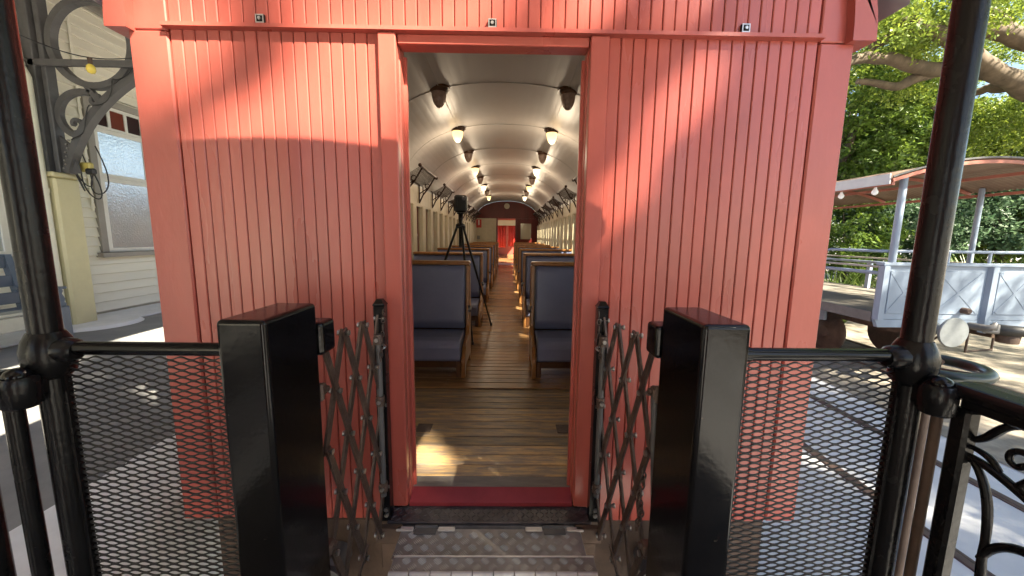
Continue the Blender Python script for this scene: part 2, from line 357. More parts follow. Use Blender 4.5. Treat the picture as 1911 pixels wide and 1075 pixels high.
for x in (-.925, -.067, .883):
    f = MB(); f.box(x-.017, x+.017, 1.528, 1.539, 2.866, 2.900, .003); pf = part('wall_plate', f, BLACK, car)
    f = MB()
    for (a, b_, c_, d_) in ((-.015, .015, 2.894, 2.898), (-.015, .015, 2.868, 2.872), (-.015, -.011, 2.8722, 2.8938), (.011, .015, 2.8722, 2.8938)): f.box(x+a, x+b_, 1.525, 1.5275, c_, d_)
    f.lathe([(.006, -.006), (.006, 0)], (x, 1.527, 2.883), 8, 'y'); part('plate_rim', f, STEEL, pf)
hs = MB(); hs.box(-1.30, 1.19, 1.56, 1.70, .48, .83, .01); part('headstock', hs, RUST, car)
uf = MB(); uf.box(-1.2, 1.1, 1.71, 15.2, .55, .86); part('underframe', uf, RUST, car)
for x in (-.75, .65):
    b = MB(); b.lathe([(.03, -.20), (.055, -.20), (.055, 0)], (x, 1.559, .66), 14, 'y'); b.lathe([(.15, -.235), (.15, -.215), (.05, -.205)], (x, 1.56, .66), 24, 'y'); part('buffer', b, DGREY, car)
dr = MB(); dr.box(-.12, .01, 1.05, 1.558, .60, .72, .02); part('coupling', dr, DGREY, car)
# floor
fl = MB(); fl.box(-1.28, 1.17, 1.61, YE, .86, .925); floor = part('floor', fl, WOODD, car)
y = 1.608
pm0 = MB(); pm0.box(-1.27, 1.16, 0, .082, -.022, 0, .003)
inst('plank', pm0.mesh('plank', PLANKG), floor, (0, y, FZ)); y += .085
pmA = MB(); pmA.box(-1.27, 1.16, 0, .085, -.022, 0, .003); pmA = pmA.mesh('plank', PLANK)
pmB = MB(); pmB.box(-1.27, 1.16, 0, .086, -.022, 0, .003); pmB = pmB.mesh('plank', PLANKF)
while y < YE-.1:
    inst('plank', pmA if y < 2.70 else pmB, floor, (0, y, FZ+rng.uniform(-.0012, .0006))); y += .0905
for x in (-.49, .35):
    h = MB(); h.box(x-.045, x+.045, 2.09, 2.19, FZ+.002, FZ+.006, .002); part('floor_hatch', h, MAROON if 0 else IRON, floor)
th = MB(); th.box(-1.27, 1.16, 2.735, 2.77, FZ+.001, FZ+.009, .004); part('floor_strip', th, PLANKF, floor)
# roof + ceiling
def arch(mb, x0, x1, f, ya, yb, n=36, t=.03):
    for i in range(n):
        a = x0+(x1-x0)*(1-math.cos(math.pi*i/n))/2; b = x0+(x1-x0)*(1-math.cos(math.pi*(i+1)/n))/2
        mb.add([(a, ya, f(a)), (b, ya, f(b)), (b, yb, f(b)), (a, yb, f(a))], [(0, 1, 2, 3)], True)
rf = MB(); arch(rf, CX-1.50, CX+1.50, roofz, 1.48, YE+.3); part('roof', rf, mat('grey_roof', (.35, .35, .36), .6, var=.1), car)
XL, XR = -1.31, 1.20
def ceilz(x, up=3.47, sp=2.74, hw=1.256):
    t = max(0.0, 1-abs((x-CX)/hw)**2.3); return sp+(up-sp)*t**.5
cl = MB(); arch(cl, XL, XR, ceilz, 1.601, YE, 44); ceiling = part('ceiling', cl, CEIL, car)
for k in range(11):
    yy = 2.35+k*1.28
    r_ = MB(); xs_ = [XL+(XR-XL)*(1-math.cos(math.pi*i/40))/2 for i in range(41)]
    vs = []; 
    for x in xs_: z = ceilz(x); vs += [(x, yy-.012, z-.001), (x, yy-.009, z-.006), (x, yy+.009, z-.006), (x, yy+.012, z-.001)]
    r_.add(vs, [(4*i+j, 4*i+j+1, 4*i+5+j, 4*i+4+j) for i in range(40) for j in range(3)]); part('ceiling_rib', r_, CEIL, ceiling)
for x in (-.63, .52):
    r_ = MB(); z = ceilz(x); r_.box(x-.004, x+.004, 1.62, YE-.05, z-.006, z+.004); part('conduit', r_, CEIL, ceiling)
iw = MB(); iw.box(XL, -.4815, 1.602, 1.64, .95, 3.6); iw.box(.3615, XR, 1.602, 1.64, .95, 3.6); iw.box(-.48, .36, 1.607, 1.64, 2.847, 3.6)
part('end_wall_lining', iw, CREAM, car)
# side walls with windows
PIT = 1.75/3
def side(xin, sgn, name):
    xo = xin+sgn*.09
    w = MB(); w.box(xin, xo, 1.64, YE, FZ, 1.70); w.box(xin, xo, 1.64, YE, 2.52, 2.95)
    sw = part('side_wall', w, CREAM, car)
    w = MB(); w.box(xo+sgn*.002, xo+sgn*.02, 1.71, YE, .85, 1.70); w.box(xo+sgn*.002, xo+sgn*.02, 1.71, YE, 2.52, 2.97); part('side_cladding', w, RED, sw)
    a = MB(); a.box(xin-sgn*.03, xin-sgn*.001, 1.65, YE, 1.66, 1.72, .006); part('window_ledge', a, WOOD, sw)
    a = MB(); a.box(xin-sgn*.02, xin-sgn*.001, 1.65, YE, 2.50, 2.55, .006); part('window_head', a, CREAM, sw)
    pm = MB(); pm.box(-.045 if sgn > 0 else -.09, .09 if sgn > 0 else .045, -.10, .10, 1.701, 2.519, .012); pm = pm.mesh('window_post', CREAM)
    gm = MB(); gm.box(-.003, .003, -.19, .19, 1.701, 2.519); gm = gm.mesh('pane', PANE)
    sm_ = MB()
    for q in (-.165, .165): sm_.box(-.018, .018, q-.02, q+.02, 1.7012, 2.5188)
    sm_.box(-.017, .017, -.145, .145, 2.08, 2.115); sm_ = sm_.mesh('sash', MAROON if sgn < 0 else GREYW)
    yy = 1.75
    while yy < YE:
        inst('window_post', pm, sw, (xin, yy, 0))
        if yy+PIT < YE:
            inst('sash', sm_, sw, (xin+sgn*.045, yy+PIT/2, 0)); inst('pane', gm, sw, (xin+sgn*.055, yy+PIT/2, 0))
        yy += PIT
    return sw
side(XL, -1, 'l'); side(XR, 1, 'r')
# far wall
fw = MB(); dl, dr_ = -.41, .29
n = 30; xs = [XL+.002+(XR-XL-.004)*i/n for i in range(n+1)]
fw.prism([(x, 2.79) for x in xs]+[(x, max(2.80, ceilz(x)-.004)) for x in reversed(xs)], YE-.02, YE+.05, 'xz')
farw = part('far_wall', fw, MAROON, car)
f = MB(); f.box(XL, dl-.06, YE-.018, YE+.05, FZ, 2.788); part('cream_panel', f, CREAM, farw)
f = MB(); f.box(dr_+.06, XR, YE-.018, YE+.05, FZ, 2.788); part('red_panel', f, MAROON, farw)
for x in (dl-.058, dr_): 
    f = MB(); f.box(x, x+.058, YE-.035, YE+.06, FZ, 2.788, .004); part('door_frame', f, MAROON, farw)
f = MB(); f.box(.50, .92, YE-.03, YE-.019, 1.98, 2.60, .004); part('mirror', f, mat('old_mirror', (.55, .5, .4), .12, metal=.6), farw)
f = MB(); f.lathe([(.11, -.03), (.11, 0)], (CX, YE-.02, 3.27), 20, 'y'); part('ventilator', f, CREAM, farw)
f = MB(); f.box(-1.03, -.62, YE-.055, YE-.019, 1.95, 2.38, .006); part('cabinet', f, CREAM, farw)
f = MB(); f.box(-1.27, -1.06, YE-.025, YE-.019, 2.42, 2.74); nt_ = part('notice', f, SIGNR, farw, 'red notice with a white symbol')
f = MB(); f.box(-1.19, -1.14, YE-.028, YE-.026, 2.52, 2.72); part('symbol', f, WHITE, nt_)
f = MB(); f.box(-1.24, -1.12, YE-.05, YE-.019, 1.96, 2.10, .01); part('switch_box', f, GREYW, farw)

# carriage beyond
c2 = thing('railway_carriage', 'far carriage with red curtains seen through the end door at the aisle end', 'carriage', (CX, 19, 0))
f = MB(); f.box(-1.2, 1.1, 16.0, 24, .88, .948); part('floor', f, PLANKF, c2)
f = MB(); f.box(-.6, .5, 15.36, 15.98, .90, .952); part('gangway_plate', f, ALU, c2)
f = MB(); f.box(-1.3, 1.2, 23.9, 24, .95, 3.5); part('far_end_wall', f, RED, c2)
f = MB(); f.box(-1.32, 1.22, 17.3, 24, 3.2, 3.26); part('roof', f, CREAM, c2)
for x in (-1.31, 1.20):
    f = MB(); f.box(x, x+.01, 18.4, 23.9, .95, 1.6); f.box(x, x+.01, 18.4, 23.9, 2.6, 3.2); part('side_wall', f, RED, c2)
def curtain(xa, xb, y, z0, z1, par):
    f = MB(); k = 40; vs = []
    for i in range(k+1):
        t = i/k; x = xa+(xb-xa)*t; yy = y+.03*math.sin(t*22)+.01*math.sin(t*51); vs += [(x, yy, z0), (x, yy, z1)]
    f.add(vs, [(2*i, 2*i+2, 2*i+3, 2*i+1) for i in range(k)], True); o = part('curtain', f, CURT, par)
    o.modifiers.new('thick', 'SOLIDIFY').thickness = .006
curtain(-.55, -.10, 18.5, 1.55, 2.60, c2); curtain(.02, .5, 18.5, 1.6, 2.60, c2)
f = MB(); f.box(-.6, .55, 18.45, 18.55, 2.60, 2.85); part('pelmet', f, CREAM, c2)

# ------------------------------------------------------------------ bench seats
def make_seat(side_):
    t = thing('bench_seat', '', 'seat', (0, 0, FZ), 'blue leather bench seats in the carriage')
    if side_ < 0: xa, xb = -1.27, -.335
    else: xa, xb = 1.16, .208
    s = 1 if xb > xa else -1
    B = lambda: MB()
    z = lambda v: v
    def prof(poly, a, b): q = MB(); q.prism(poly, a, b, 'yz'); return q
    Yf = 2.95
    cu = prof([(0, 1.105), (0, 1.20), (.012, 1.232), (.045, 1.252), (.12, 1.262), (.43, 1.255), (.43, 1.09), (.02, 1.085)], xa, xb-s*.04)
    o = part('seat_cushion', cu, LEATHER, t); m_ = o.modifiers.new('b', 'BEVEL'); m_.width = .02; m_.segments = 3; m_.limit_method = 'ANGLE'
    ba = prof([(.415, 1.262), (.36, 1.34), (.375, 1.5), (.40, 1.80), (.43, 1.838), (.47, 1.838), (.47, 1.262)], xa, xb-s*.045)
    o = part('back_cushion', ba, LEATHER, t); m_ = o.modifiers.new('b', 'BEVEL'); m_.width = .018; m_.segments = 3; m_.limit_method = 'ANGLE'
    bb = prof([(.4702, 1.10), (.4702, 1.838), (.485, 1.838), (.485, 1.10)], xa, xb-s*.03); part('back_panel', bb, WOODD, t)
    tr = MB(); tr.box(min(xa, xb), max(xa, xb), .395, .50, 1.8405, 1.875, .01); part('top_rail', tr, WOOD, t)
    en = prof([(.005, .95), (.0, 1.08), (.01, 1.11), (.10, 1.19), (.30, 1.235), (.37, 1.30), (.385, 1.45), (.412, 1.839), (.495, 1.839), (.49, .952), (.445, .952), (.43, 1.03), (.08, 1.03), (.05, .952)], xb-s*.032, xb)
    o = part('end_frame', en, WOOD, t); m_ = o.modifiers.new('b', 'BEVEL'); m_.width = .006; m_.segments = 2; m_.limit_method = 'ANGLE'
    lg = MB(); lg.box(xb-s*.075, xb-s*.033, .02, .06, .952, 1.084, .005); part('leg', lg, WOODD, t)
    ar = MB(); ar.tube([(xb-s*.01, .40, 1.47), (xb+s*.012, .34, 1.475), (xb+s*.012, .25, 1.46)], .013, 8); part('grab_handle', ar, DGREY, t)
    ap = MB(); ap.box(min(xa, xb-s*.04), max(xa, xb-s*.04), .06, .08, 1.02, 1.084); part('apron', ap, WOODD, t)
    return t
for sd in (-1, 1):
    t0 = make_seat(sd)
    nm = 'left' if sd < 0 else 'right'
    for k in range(7):
        lb = f'blue leather bench seat {ORD[k]} from the end door, {nm} of the aisle'
        loc = (0, 2.945+1.75*k, FZ)
        if k == 0: t0.location = loc; t0['label'] = lb
        else: copy_tree(t0, loc, lb)

# ------------------------------------------------------------------ luggage racks
def make_rack(xw, s):
    t = thing('luggage_rack', '', 'luggage rack', (0, 0, 2.6), 'luggage racks along the carriage walls')
    L_ = 1.05; xo = xw+s*.235
    fr = MB()
    fr.tube([(xo, 0, 2.94), (xo, L_, 2.94)], .013, 8); fr.tube([(xw+s*.02, 0, 2.82), (xw+s*.02, L_, 2.82)], .010, 8)
    for yy in (0, L_): fr.lathe([(.004, -.025), (.02, -.015), (.024, 0), (.02, .015), (.004, .025)], (xo, yy, 2.94), 10, 'y')
    part('rail', fr, RACK, t)
    ne = MB()
    for i in range(22):
        yy = .03+i*(L_-.06)/21; ne.tube([(xw+s*.02, yy, 2.82), (xw+s*.11, yy, 2.855), (xo, yy, 2.933)], .003, 4, cap=False)
    for i in range(7):
        f_ = i/6; x = xw+s*(.03+.19*f_); z = 2.823+.05*f_+.055*f_*f_; ne.tube([(x, 0, z), (x, L_, z)], .003, 4, cap=False)
    part('netting', ne, RACK, t)
    for yy in (.12, L_-.12):
        b = MB(); b.box(xw+s*.001, xw+s*.016, yy-.012, yy+.012, 2.56, 2.83)
        b.tube([(xw+s*.012, yy, 2.58), (xw+s*.06, yy, 2.68), (xw+s*.14, yy, 2.78), (xo, yy, 2.93)], .011, 6)
        b.tube([(xw+s*.012, yy, 2.70), (xw+s*.12, yy, 2.77)], .008, 6); b.tube([(xw+s*.06, yy, 2.69), (xw+s*.06, yy, 2.80)], .007, 6)
        a = [(xw+s*(.125+.032*math.cos(q)), yy, 2.805+.032*math.sin(q)) for q in [i*math.pi/6 for i in range(13)]]
        b.tube(a, .006, 6, cap=False); part('bracket', b, RACK, t)
    return t
for xw, s, nm in ((XL, 1, 'left'), (XR, -1, 'right')):
    t0 = make_rack(xw, s)
    for k in range(6):
        lb = f'dark wire luggage rack on the {nm} wall, {ORD[k]} from the open end door'
        loc = (0, 4.76+1.78*k, 2.6)
        if k == 0: t0.location = loc; t0['label'] = lb
        else: copy_tree(t0, loc, lb)

# ------------------------------------------------------------------ ceiling lamps
def lamp(x, yy, on, lb):
    z = ceilz(x)
    t = thing('ceiling_lamp', lb, 'lamp', (x, yy, z), 'dome lamps along the carriage ceiling')
    tl = .22 if x < CX else -.22
    b = MB(); b.lathe([(.098, -.004), (.098, .012)], (0, 0, 0), 20); b.lathe([(.070, -.036), (.078, -.03), (.080, -.0042)], (0, 0, 0), 20)
    ro = part('base', MBshift(b, (x, yy, z)), WOODD if not on else RACK, t)
    g_ = MB(); g_.lathe([(.010, -.165), (.025, -.158), (.044, -.134), (.058, -.10), (.065, -.068), (.067, -.0365)], (0, 0, 0), 18)
    part('globe', MBshift(g_, (x, yy, z)), on or LAMPOFF, t)
    if on:
        l = bpy.data.lights.new('lamp_light', 'POINT'); l.energy = 1.15; l.color = (1.0, .80, .56); l.shadow_soft_size = .10
        lo = bpy.data.objects.new('lamp_light', l); COL.objects.link(lo); lo.parent = t; lo.location = (0, 0, -.32)
def MBshift(mb, d):
    mb.v = [(p[0]+d[0], p[1]+d[1], p[2]+d[2]) for p in mb.v]; return mb
for x, nm in ((-.635, 'left'), (.530, 'right')):
    for k in range(8):
        on = None
        if k % 2: on = LAMPON if (k in (1, 3, 7) and x < 0) or (k in (1, 5) and x > 0) else LAMPON2
        lamp(x, 3.62+1.28*k, on, f'{"glowing" if on else "unlit"} dome ceiling lamp, {ORD[k]} from the open end door in the {nm} row')

# ------------------------------------------------------------------ tripod with scanner
t = thing('tripod', 'black tripod standing in the left bay behind the first seat', 'tripod', (-.54, 4.4, FZ))
hub = (-.545, 4.4, 2.20)
for a in (50, 170, 290):
    ft = (-.54+.52*math.cos(R(a)), 4.4+.52*math.sin(R(a)), FZ+.012); top = (hub[0]+.045*math.cos(R(a)), hub[1]+.045*math.sin(R(a)), 2.19)
    mid = tuple(top[i]+(ft[i]-top[i])*.5 for i in range(3)); l = MB(); l.tube([top, mid], .014, 8); l.tube([tuple(top[i]+(ft[i]-top[i])*.47 for i in range(3)), ft], .010, 8); l.lathe([(.014, -.012), (.014, .02)], ft, 8); part('leg', l, TRIP, t)
c = MB(); c.lathe([(.022, 1.97), (.022, 2.18), (.055, 2.18), (.055, 2.225), (.025, 2.24), (.025, 2.34), (.04, 2.34), (.04, 2.356)], (hub[0], hub[1], 0), 14); part('centre_column', c, TRIP, t)
t = thing('scanner_camera', 'black boxy scanner camera mounted on the tripod', 'camera', (-.54, 4.4, 2.358))
c = MB(); c.box(-.61, -.468, 4.34, 4.46, 2.359, 2.55, .018); part('body', c, TRIP, t)
c = MB(); c.lathe([(.018, -.016), (.022, -.012), (.022, 0)], (-.50, 4.341, 2.51), 14, 'y'); part('lens', c, mat('lens_glass', (.3, .32, .4), .05, metal=.6), t)
c = MB(); c.box(-.588, -.572, 4.331, 4.341, 2.42, 2.53, .003); part('side_slot', c, RUBBER, t)

# ================================================================== GANGWAY PLATES
def treads(mb, x0, x1, y0, y1, z, p=.030, bars=5, bl=.021, bw_=.0024, gap=.0042, h=.0018):
    px_ = p*2 if bars > 1 else p
    j = 0; y = y0+p*.5
    while y < y1-p*.3:
        i = 0; x = x0+p*.5+(px_/2 if j % 2 and bars > 1 else 0)
        while x < x1-p*.4:
            ang = R(45 if ((i+j) if bars == 1 else j) % 2 else -45); ca, sa = math.cos(ang), math.sin(ang)
            for b in range(bars):
                o = (b-(bars-1)/2)*gap
                if bars == 1: o = 0
                cx_, cy_ = x-sa*o, y+ca*o
                L_ = bl/2*(1-.12*abs(b-(bars-1)/2))
                pts = [(cx_+ca*u-sa*w_, cy_+sa*u+ca*w_) for u, w_ in ((-L_, 0), (0, -bw_/2), (L_, 0), (0, bw_/2))]
                pts2 = [(cx_+ca*u*.7, cy_+sa*u*.7) for u in (-L_, L_)]
                vs = [(a, b2, z) for a, b2 in pts]+[(pts2[0][0], pts2[0][1], z+h), (pts2[1][0], pts2[1][1], z+h)]
                mb.add(vs, [(0, 1, 4), (1, 5, 4), (1, 2, 5), (2, 3, 5), (3, 4, 5), (3, 0, 4)])
            x += px_; i += 1
        y += p; j += 1
t = thing('threshold_plate', 'dark worn diamond tread plate right below the maroon door sill', 'step plate', (CX, 1.48, .9))
p = MB(); p.box(-.492, .365, 1.437, 1.536, .898, .910, .003); p.box(-.492, .365, 1.437, 1.445, .845, .8975); part('plate', p, DPLATE, t)
p = MB(); treads(p, -.48, .36, 1.44, 1.535, .9102, .021, 1, .022, .0045, 0, .0022); o = part('tread_pattern', p, DPLATE, t, fix=False); o['kind'] = 'stuff'
for xa, xb in ((-.53, -.425), (.295, .40)):
    p = MB(); p.box(xa, xb, 1.405, 1.436, .84, .905, .003); p.box(xa+.02, xb-.02, 1.41, 1.50, .72, .8395, .004); part('bracket', p, RUST, t)
t = thing('gangway_step', 'grey aluminium checker plate hinged in front of the dark threshold plate', 'step plate', (CX, 1.34, .88))
p = MB(); p.box(-.425, .313, 1.27, 1.420, .888, .896, .003); part('plate', p, ALU, t)
p = MB(); treads(p, -.42, .31, 1.275, 1.405, .8962, .031, 5, .036, .0042, .0066, .0024); o = part('tread_pattern', p, ALUB, t, fix=False); o['kind'] = 'stuff'
for x in (-.325, .205):
    p = MB(); p.tube([(x-.045, 1.424, .899), (x+.045, 1.424, .899)], .009, 10); p.box(x-.045, x+.045, 1.385, 1.424, .8965, .902, .002); part('hinge', p, DGREY, t)
    for q in (-.085, .085):
        p = MB(); p.box(x+q-.035, x+q+.035, 1.40, 1.4225, .8963, .905, .003); part('hinge_leaf', p, ALUB, t)
t = thing('gangway_step', 'nearest aluminium checker plate at the bottom edge of the view', 'step plate', (CX, 1.05, .88))
p = MB(); p.box(-.412, .335, 1.205, 1.266, .900, .908, .002); p.box(-.412, .335, .80, 1.184, .900, .908, .002); part('plate', p, ALU, t)
p = MB(); treads(p, -.405, .33, 1.206, 1.264, .9082, .029, 5, .034, .0042, .0062, .0024); treads(p, -.405, .33, .82, 1.18, .9082, .029, 5, .034, .0042, .0062, .0024); o = part('tread_pattern', p, ALUB, t, fix=False); o['kind'] = 'stuff'
p = MB(); p.box(-.412, .335, 1.2665, 1.273, .8975, .912, .002); part('edge_trim', p, ALUB, t)
for i in range(10):
    p = MB(); p.tube([(-.412+i*.0747+.002, 1.195, .906), (-.412+(i+1)*.0747-.002, 1.195, .906)], .010, 10); part('hinge_knuckle', p, ALUB, t)
p = MB(); p.box(-1.25, 1.15, -1.2, 1.16, .82, .88); 
t = solo('carriage_deck', p, DGREY, (CX, 0, .82), 'dark deck of the carriage platform where the photographer stands', 'deck')

# ================================================================== GATE POSTS AND LATTICE GATES
def gate(sx, xg, lb, lbg):
    # xg(y) gives x of gate plane
    xp = xg(1.47)
    t = thing('gate_post', lb, 'gate post', (xp, 1.47, .9))
    p = MB(); w = .0205
    p.prism([(xp-w, 1.47-w), (xp+w, 1.47-w), (xp+w, 1.47+w), (xp-w, 1.47+w)], .905, 1.822, 'xy'); part('post', p, BLACK, t)
    p = MB(); p.box(xp-w-.003, xp+w+.003, 1.47-w-.003, 1.47+w+.003, 1.8225, 1.832, .003)
    p.add([(xp-w, 1.47-w, 1.832), (xp+w, 1.47-w, 1.832), (xp+w, 1.47+w, 1.832), (xp-w, 1.47+w, 1.832), (xp-w*.5, 1.47-w*.5, 1.850), (xp+w*.5, 1.47-w*.5, 1.850), (xp+w*.5, 1.47+w*.5, 1.850), (xp-w*.5, 1.47+w*.5, 1.850)], [(0, 1, 5, 4), (1, 2, 6, 5), (2, 3, 7, 6), (3, 0, 4, 7), (4, 5, 6, 7)]); part('cap', p, BLACKS, t)
    yr = 1.425; xr = xg(yr)+sx*.012
    p = MB(); p.tube([(xr, yr, 1.04), (xr, yr, 1.70)], .0115, 12); part('slide_rod', p, DGREY, t)
    for z in (1.70, 1.45, 1.08):
        p = MB(); p.box(min(xp, xr)-.012, max(xp, xr)+.012, yr-.018, 1.449, z-.014, z+.014, .005); p.lathe([(.017, -.02), (.017, .02)], (xr, yr, z), 12)
        c_ = part('rod_clip', p, IRON, t); q = MB(); q.lathe([(.008, -.008), (.008, 0)], (xr, yr-.0175, z), 8, 'y'); part('bolt', q, STEEL, c_)
    p = MB(); a = [(xp+.025*math.cos(q), 1.47-w-.012+.014*math.sin(q), 1.665+.006*math.sin(q)) for q in [i*math.pi/8 for i in range(17)]]; p.tube(a, .004, 6, cap=False); part('ring', p, STEEL, t)
    for z in (.935, .96):
        p = MB(); p.lathe([(.009, -.007), (.009, 0)], (xp+.004, 1.449, z), 8, 'y'); part('bolt', p, STEEL, t)
    # chain
    for i in range(9):
        f_ = i/8; p = MB(); y = 1.45-.05*f_; z = 1.80-.17*f_-.02*math.sin(math.pi*f_); x = xg(y)+sx*(.022+.01*f_)
        a = [((.006*math.cos(q) if i % 2 else 0)+x, y+(0 if i % 2 else .006*math.cos(q)), z+.012*math.sin(q)) for q in [k*math.pi/6 for k in range(13)]]
        p.tube(a, .0022, 5, cap=False); part('chain_link', p, IRON, t)
    # lattice
    t = thing('lattice_gate', lbg, 'gate', (xg(1.25), 1.25, .7))
    Ya, Yb = 1.118, 1.455; nc = 6; a = (Yb-Ya)/nc; sl = .178; ztop = 1.775; zb = .72
    def P(y, z, off): return (xg(y)+sx*off, y, z)
    piv = set()
    def clip(y0, z0, d, off, nm_):
        # bar starts at top pivot (y0,z0) and runs down with direction d until an edge
        y, z = y0, z0; pts = [(y, z)]
        while True:
            y2 = y+d*a; z2 = z-sl
            if y2 < Ya-1e-6 or y2 > Yb+1e-6 or z2 < zb: break
            y, z = y2, z2; pts.append((y, z))
        if len(pts) < 2: return
        e = .012
        p0 = Vector((pts[0][0]-d*a*e/sl, pts[0][1]+e)); p1 = Vector((pts[-1][0]+d*a*e/sl, pts[-1][1]-e))
        q = MB(); q.strip([P(p0.x, p0.y, off), P(p1.x, p1.y, off)], (1, 0, 0), .027, .008); part('lattice_bar', q, IRON, t)
        for k in pts: piv.add((round(k[0], 4), round(k[1], 4)))
    for i in range(nc+1):
        y = Ya+i*a
        if i % 2 == 0:
            clip(y, ztop, 1, .007, 0); clip(y, ztop, -1, -.002, 0)
    z = ztop
    for k in range(0, 8, 2):                         # bars that start at the sides
        zz = ztop-(k+2)*sl
        clip(Ya, zz, 1, .007, 0); clip(Yb if nc % 2 == 0 else Yb, zz+(0 if nc % 2 == 0 else sl), -1, -.002, 0)
    pm = MB(); pm.lathe([(.0095, -.017), (.0095, -.010), (.006, -.010), (.006, .016), (.0095, .016), (.0095, .022)], (0, 0, 0), 8, 'x'); pm = pm.mesh('rivet', STEEL)
    for (y, z) in sorted(piv): inst('rivet', pm, t, (xg(y), y, z))
    # slanting stay at the bottom and pillar bracket
    q = MB(); q.strip([P(1.30, .93, .012), P(1.08, .70, .012)], (1, 0, 0), .018, .006); part('stay', q, IRON, t)
    for z in (1.63, 1.10):
        q = MB(); q.box(xg(1.1)-.016, xg(1.1)+.016, 1.084, 1.125, z-.022, z+.016, .006); q.lathe([(.010, -.024), (.010, .024)], (xg(1.1), 1.112, z), 10, 'x'); part('hinge_bracket', q, IRON, t)
gate(1, lambda y: -.572+(y-1.08)*.185, 'black square gate post with worn paint beside the door, left of the doorway', 'rusty folding lattice gate between the left black pillar and the doorway')
gate(-1, lambda y: .468-(y-1.08)*.235, 'black square gate post beside the door, right of the doorway', 'rusty folding lattice gate between the doorway and the right black pillar')
# extra: thin rod and chain hanging by the right pillar
t = thing('hanging_chain', 'rusty chain hanging beside the right black pillar', 'chain', (.445, 1.10, 1.2))
for i in range(13):
    z = 1.36-.0165*i; x = .438+.006*math.sin(i*.9); p = MB()
    a = [((.008*math.cos(q) if i % 2 else 0)+x, 1.115+(0 if i % 2 else .008*math.cos(q)), z+.014*math.sin(q)) for q in [k*math.pi/6 for k in range(13)]]
    p.tube(a, .003, 5, cap=False); part('chain_link', p, IRON, t)

# ================================================================== BLACK PILLARS
def pillar(xa, xb, sx, lb):
    t = thing('gangway_pillar', lb, 'pillar', ((xa+xb)/2, .96, .88), 'black gangway pillars')
    p = MB(); p.box(xa, xb, .845, 1.08, .88, 1.903); o = part('body', p, BLACKS, t)
    b = o.modifiers.new('b', 'BEVEL'); b.width = .012; b.segments = 4
    for f_ in o.data.polygons: f_.use_smooth = True
    w = o.modifiers.new('wn', 'WEIGHTED_NORMAL')
    xi = xb if sx > 0 else xa
    q = MB(); q.box(xi-sx*.055, xi+sx*.012, 1.0815, 1.165, 1.742, 1.842); o = part('latch_box', q, BLACKS, t); b = o.modifiers.new('b', 'BEVEL'); b.width = .012; b.segments = 3
    for z in (1.755, 1.83):
        q = MB(); q.lathe([(.007, -.006), (.007, 0)], (xi-sx*.03, 1.081, z), 8, 'y'); q.lathe([(.006, 0), (.006, .007)], (xi+sx*.0, 1.10, z), 8, 'x')
        part('bolt', q, DGREY, t)
    q = MB(); q.box(xi-sx*.05, xi+sx*.002, 1.0812, 1.10, 1.60, 1.655, .005); part('keeper', q, IRON, t)
pillar(-.664, -.550, 1, 'tall black painted box pillar left of the gangway')
pillar(.453, .567, -1, 'tall black painted box pillar right of the gangway')
q = MB(); q.tube([(.50, 1.10, .90), (.455, 1.10, 1.62)], .012, 10); solo('prop_rod', q, DGREY, (.5, 1.10, .9), 'slanting dark rod beside the right black pillar behind the chain', 'rod')

# ================================================================== ROOF POSTS, TOP RAILS, MESH PANELS
def wave_mesh(x0, x1, z0, z1, y, w=.054, sp=.0092, A=.0040, t=.0042, dpt=.0008):
    nx = int((x1-x0)/w*8); X_ = np.linspace(x0, x1, nx+1); rows = int((z1-z0)/sp)
    V = []; Fc = []
    off = 0
    for k in range(rows):
        zc = z0+k*sp+A*np.cos(2*np.pi*(X_-x0)/w)*(1 if k % 2 else -1)
        tw = t*(1+.10*np.cos(4*np.pi*(X_-x0)/w))
        tilt = .0008
        pts = np.stack([np.stack([X_, np.full_like(X_, y-dpt-tilt), zc-tw/2], 1), np.stack([X_, np.full_like(X_, y-dpt+tilt), zc+tw/2], 1),
                        np.stack([X_, np.full_like(X_, y+dpt+tilt), zc+tw/2], 1), np.stack([X_, np.full_like(X_, y+dpt-tilt), zc-tw/2], 1)], 1)
        V.append(pts.reshape(-1, 3))
        i = np.arange(nx)[:, None]*4; j = np.arange(4)[None, :]
        f_ = np.stack([i+j, i+(j+1) % 4, i+4+(j+1) % 4, i+4+j], 2).reshape(-1, 4)+off
        Fc.append(f_); off += (nx+1)*4
    return np.concatenate(V), np.concatenate(Fc)
def npmesh(name, V, Fq, M, tone=None, smooth=False):
    me = bpy.data.meshes.new(name); n = len(V); k = Fq.shape[1]; m_ = len(Fq)
    me.vertices.add(n); me.vertices.foreach_set('co', V.astype(np.float32).ravel())
    me.loops.add(m_*k); me.loops.foreach_set('vertex_index', Fq.astype(np.int32).ravel())
    me.polygons.add(m_); me.polygons.foreach_set('loop_start', np.arange(0, m_*k, k, dtype=np.int32))
    try: me.polygons.foreach_set('loop_total', np.full(m_, k, dtype=np.int32))
    except Exception: pass
    if smooth: me.polygons.foreach_set('use_smooth', np.ones(m_, dtype=bool))
    me.update(calc_edges=True); me.materials.append(M)
    if tone is not None:
        a = me.attributes.new('tone', 'FLOAT', 'FACE'); a.data.foreach_set('value', tone.astype(np.float32))
    return me
YP = .95
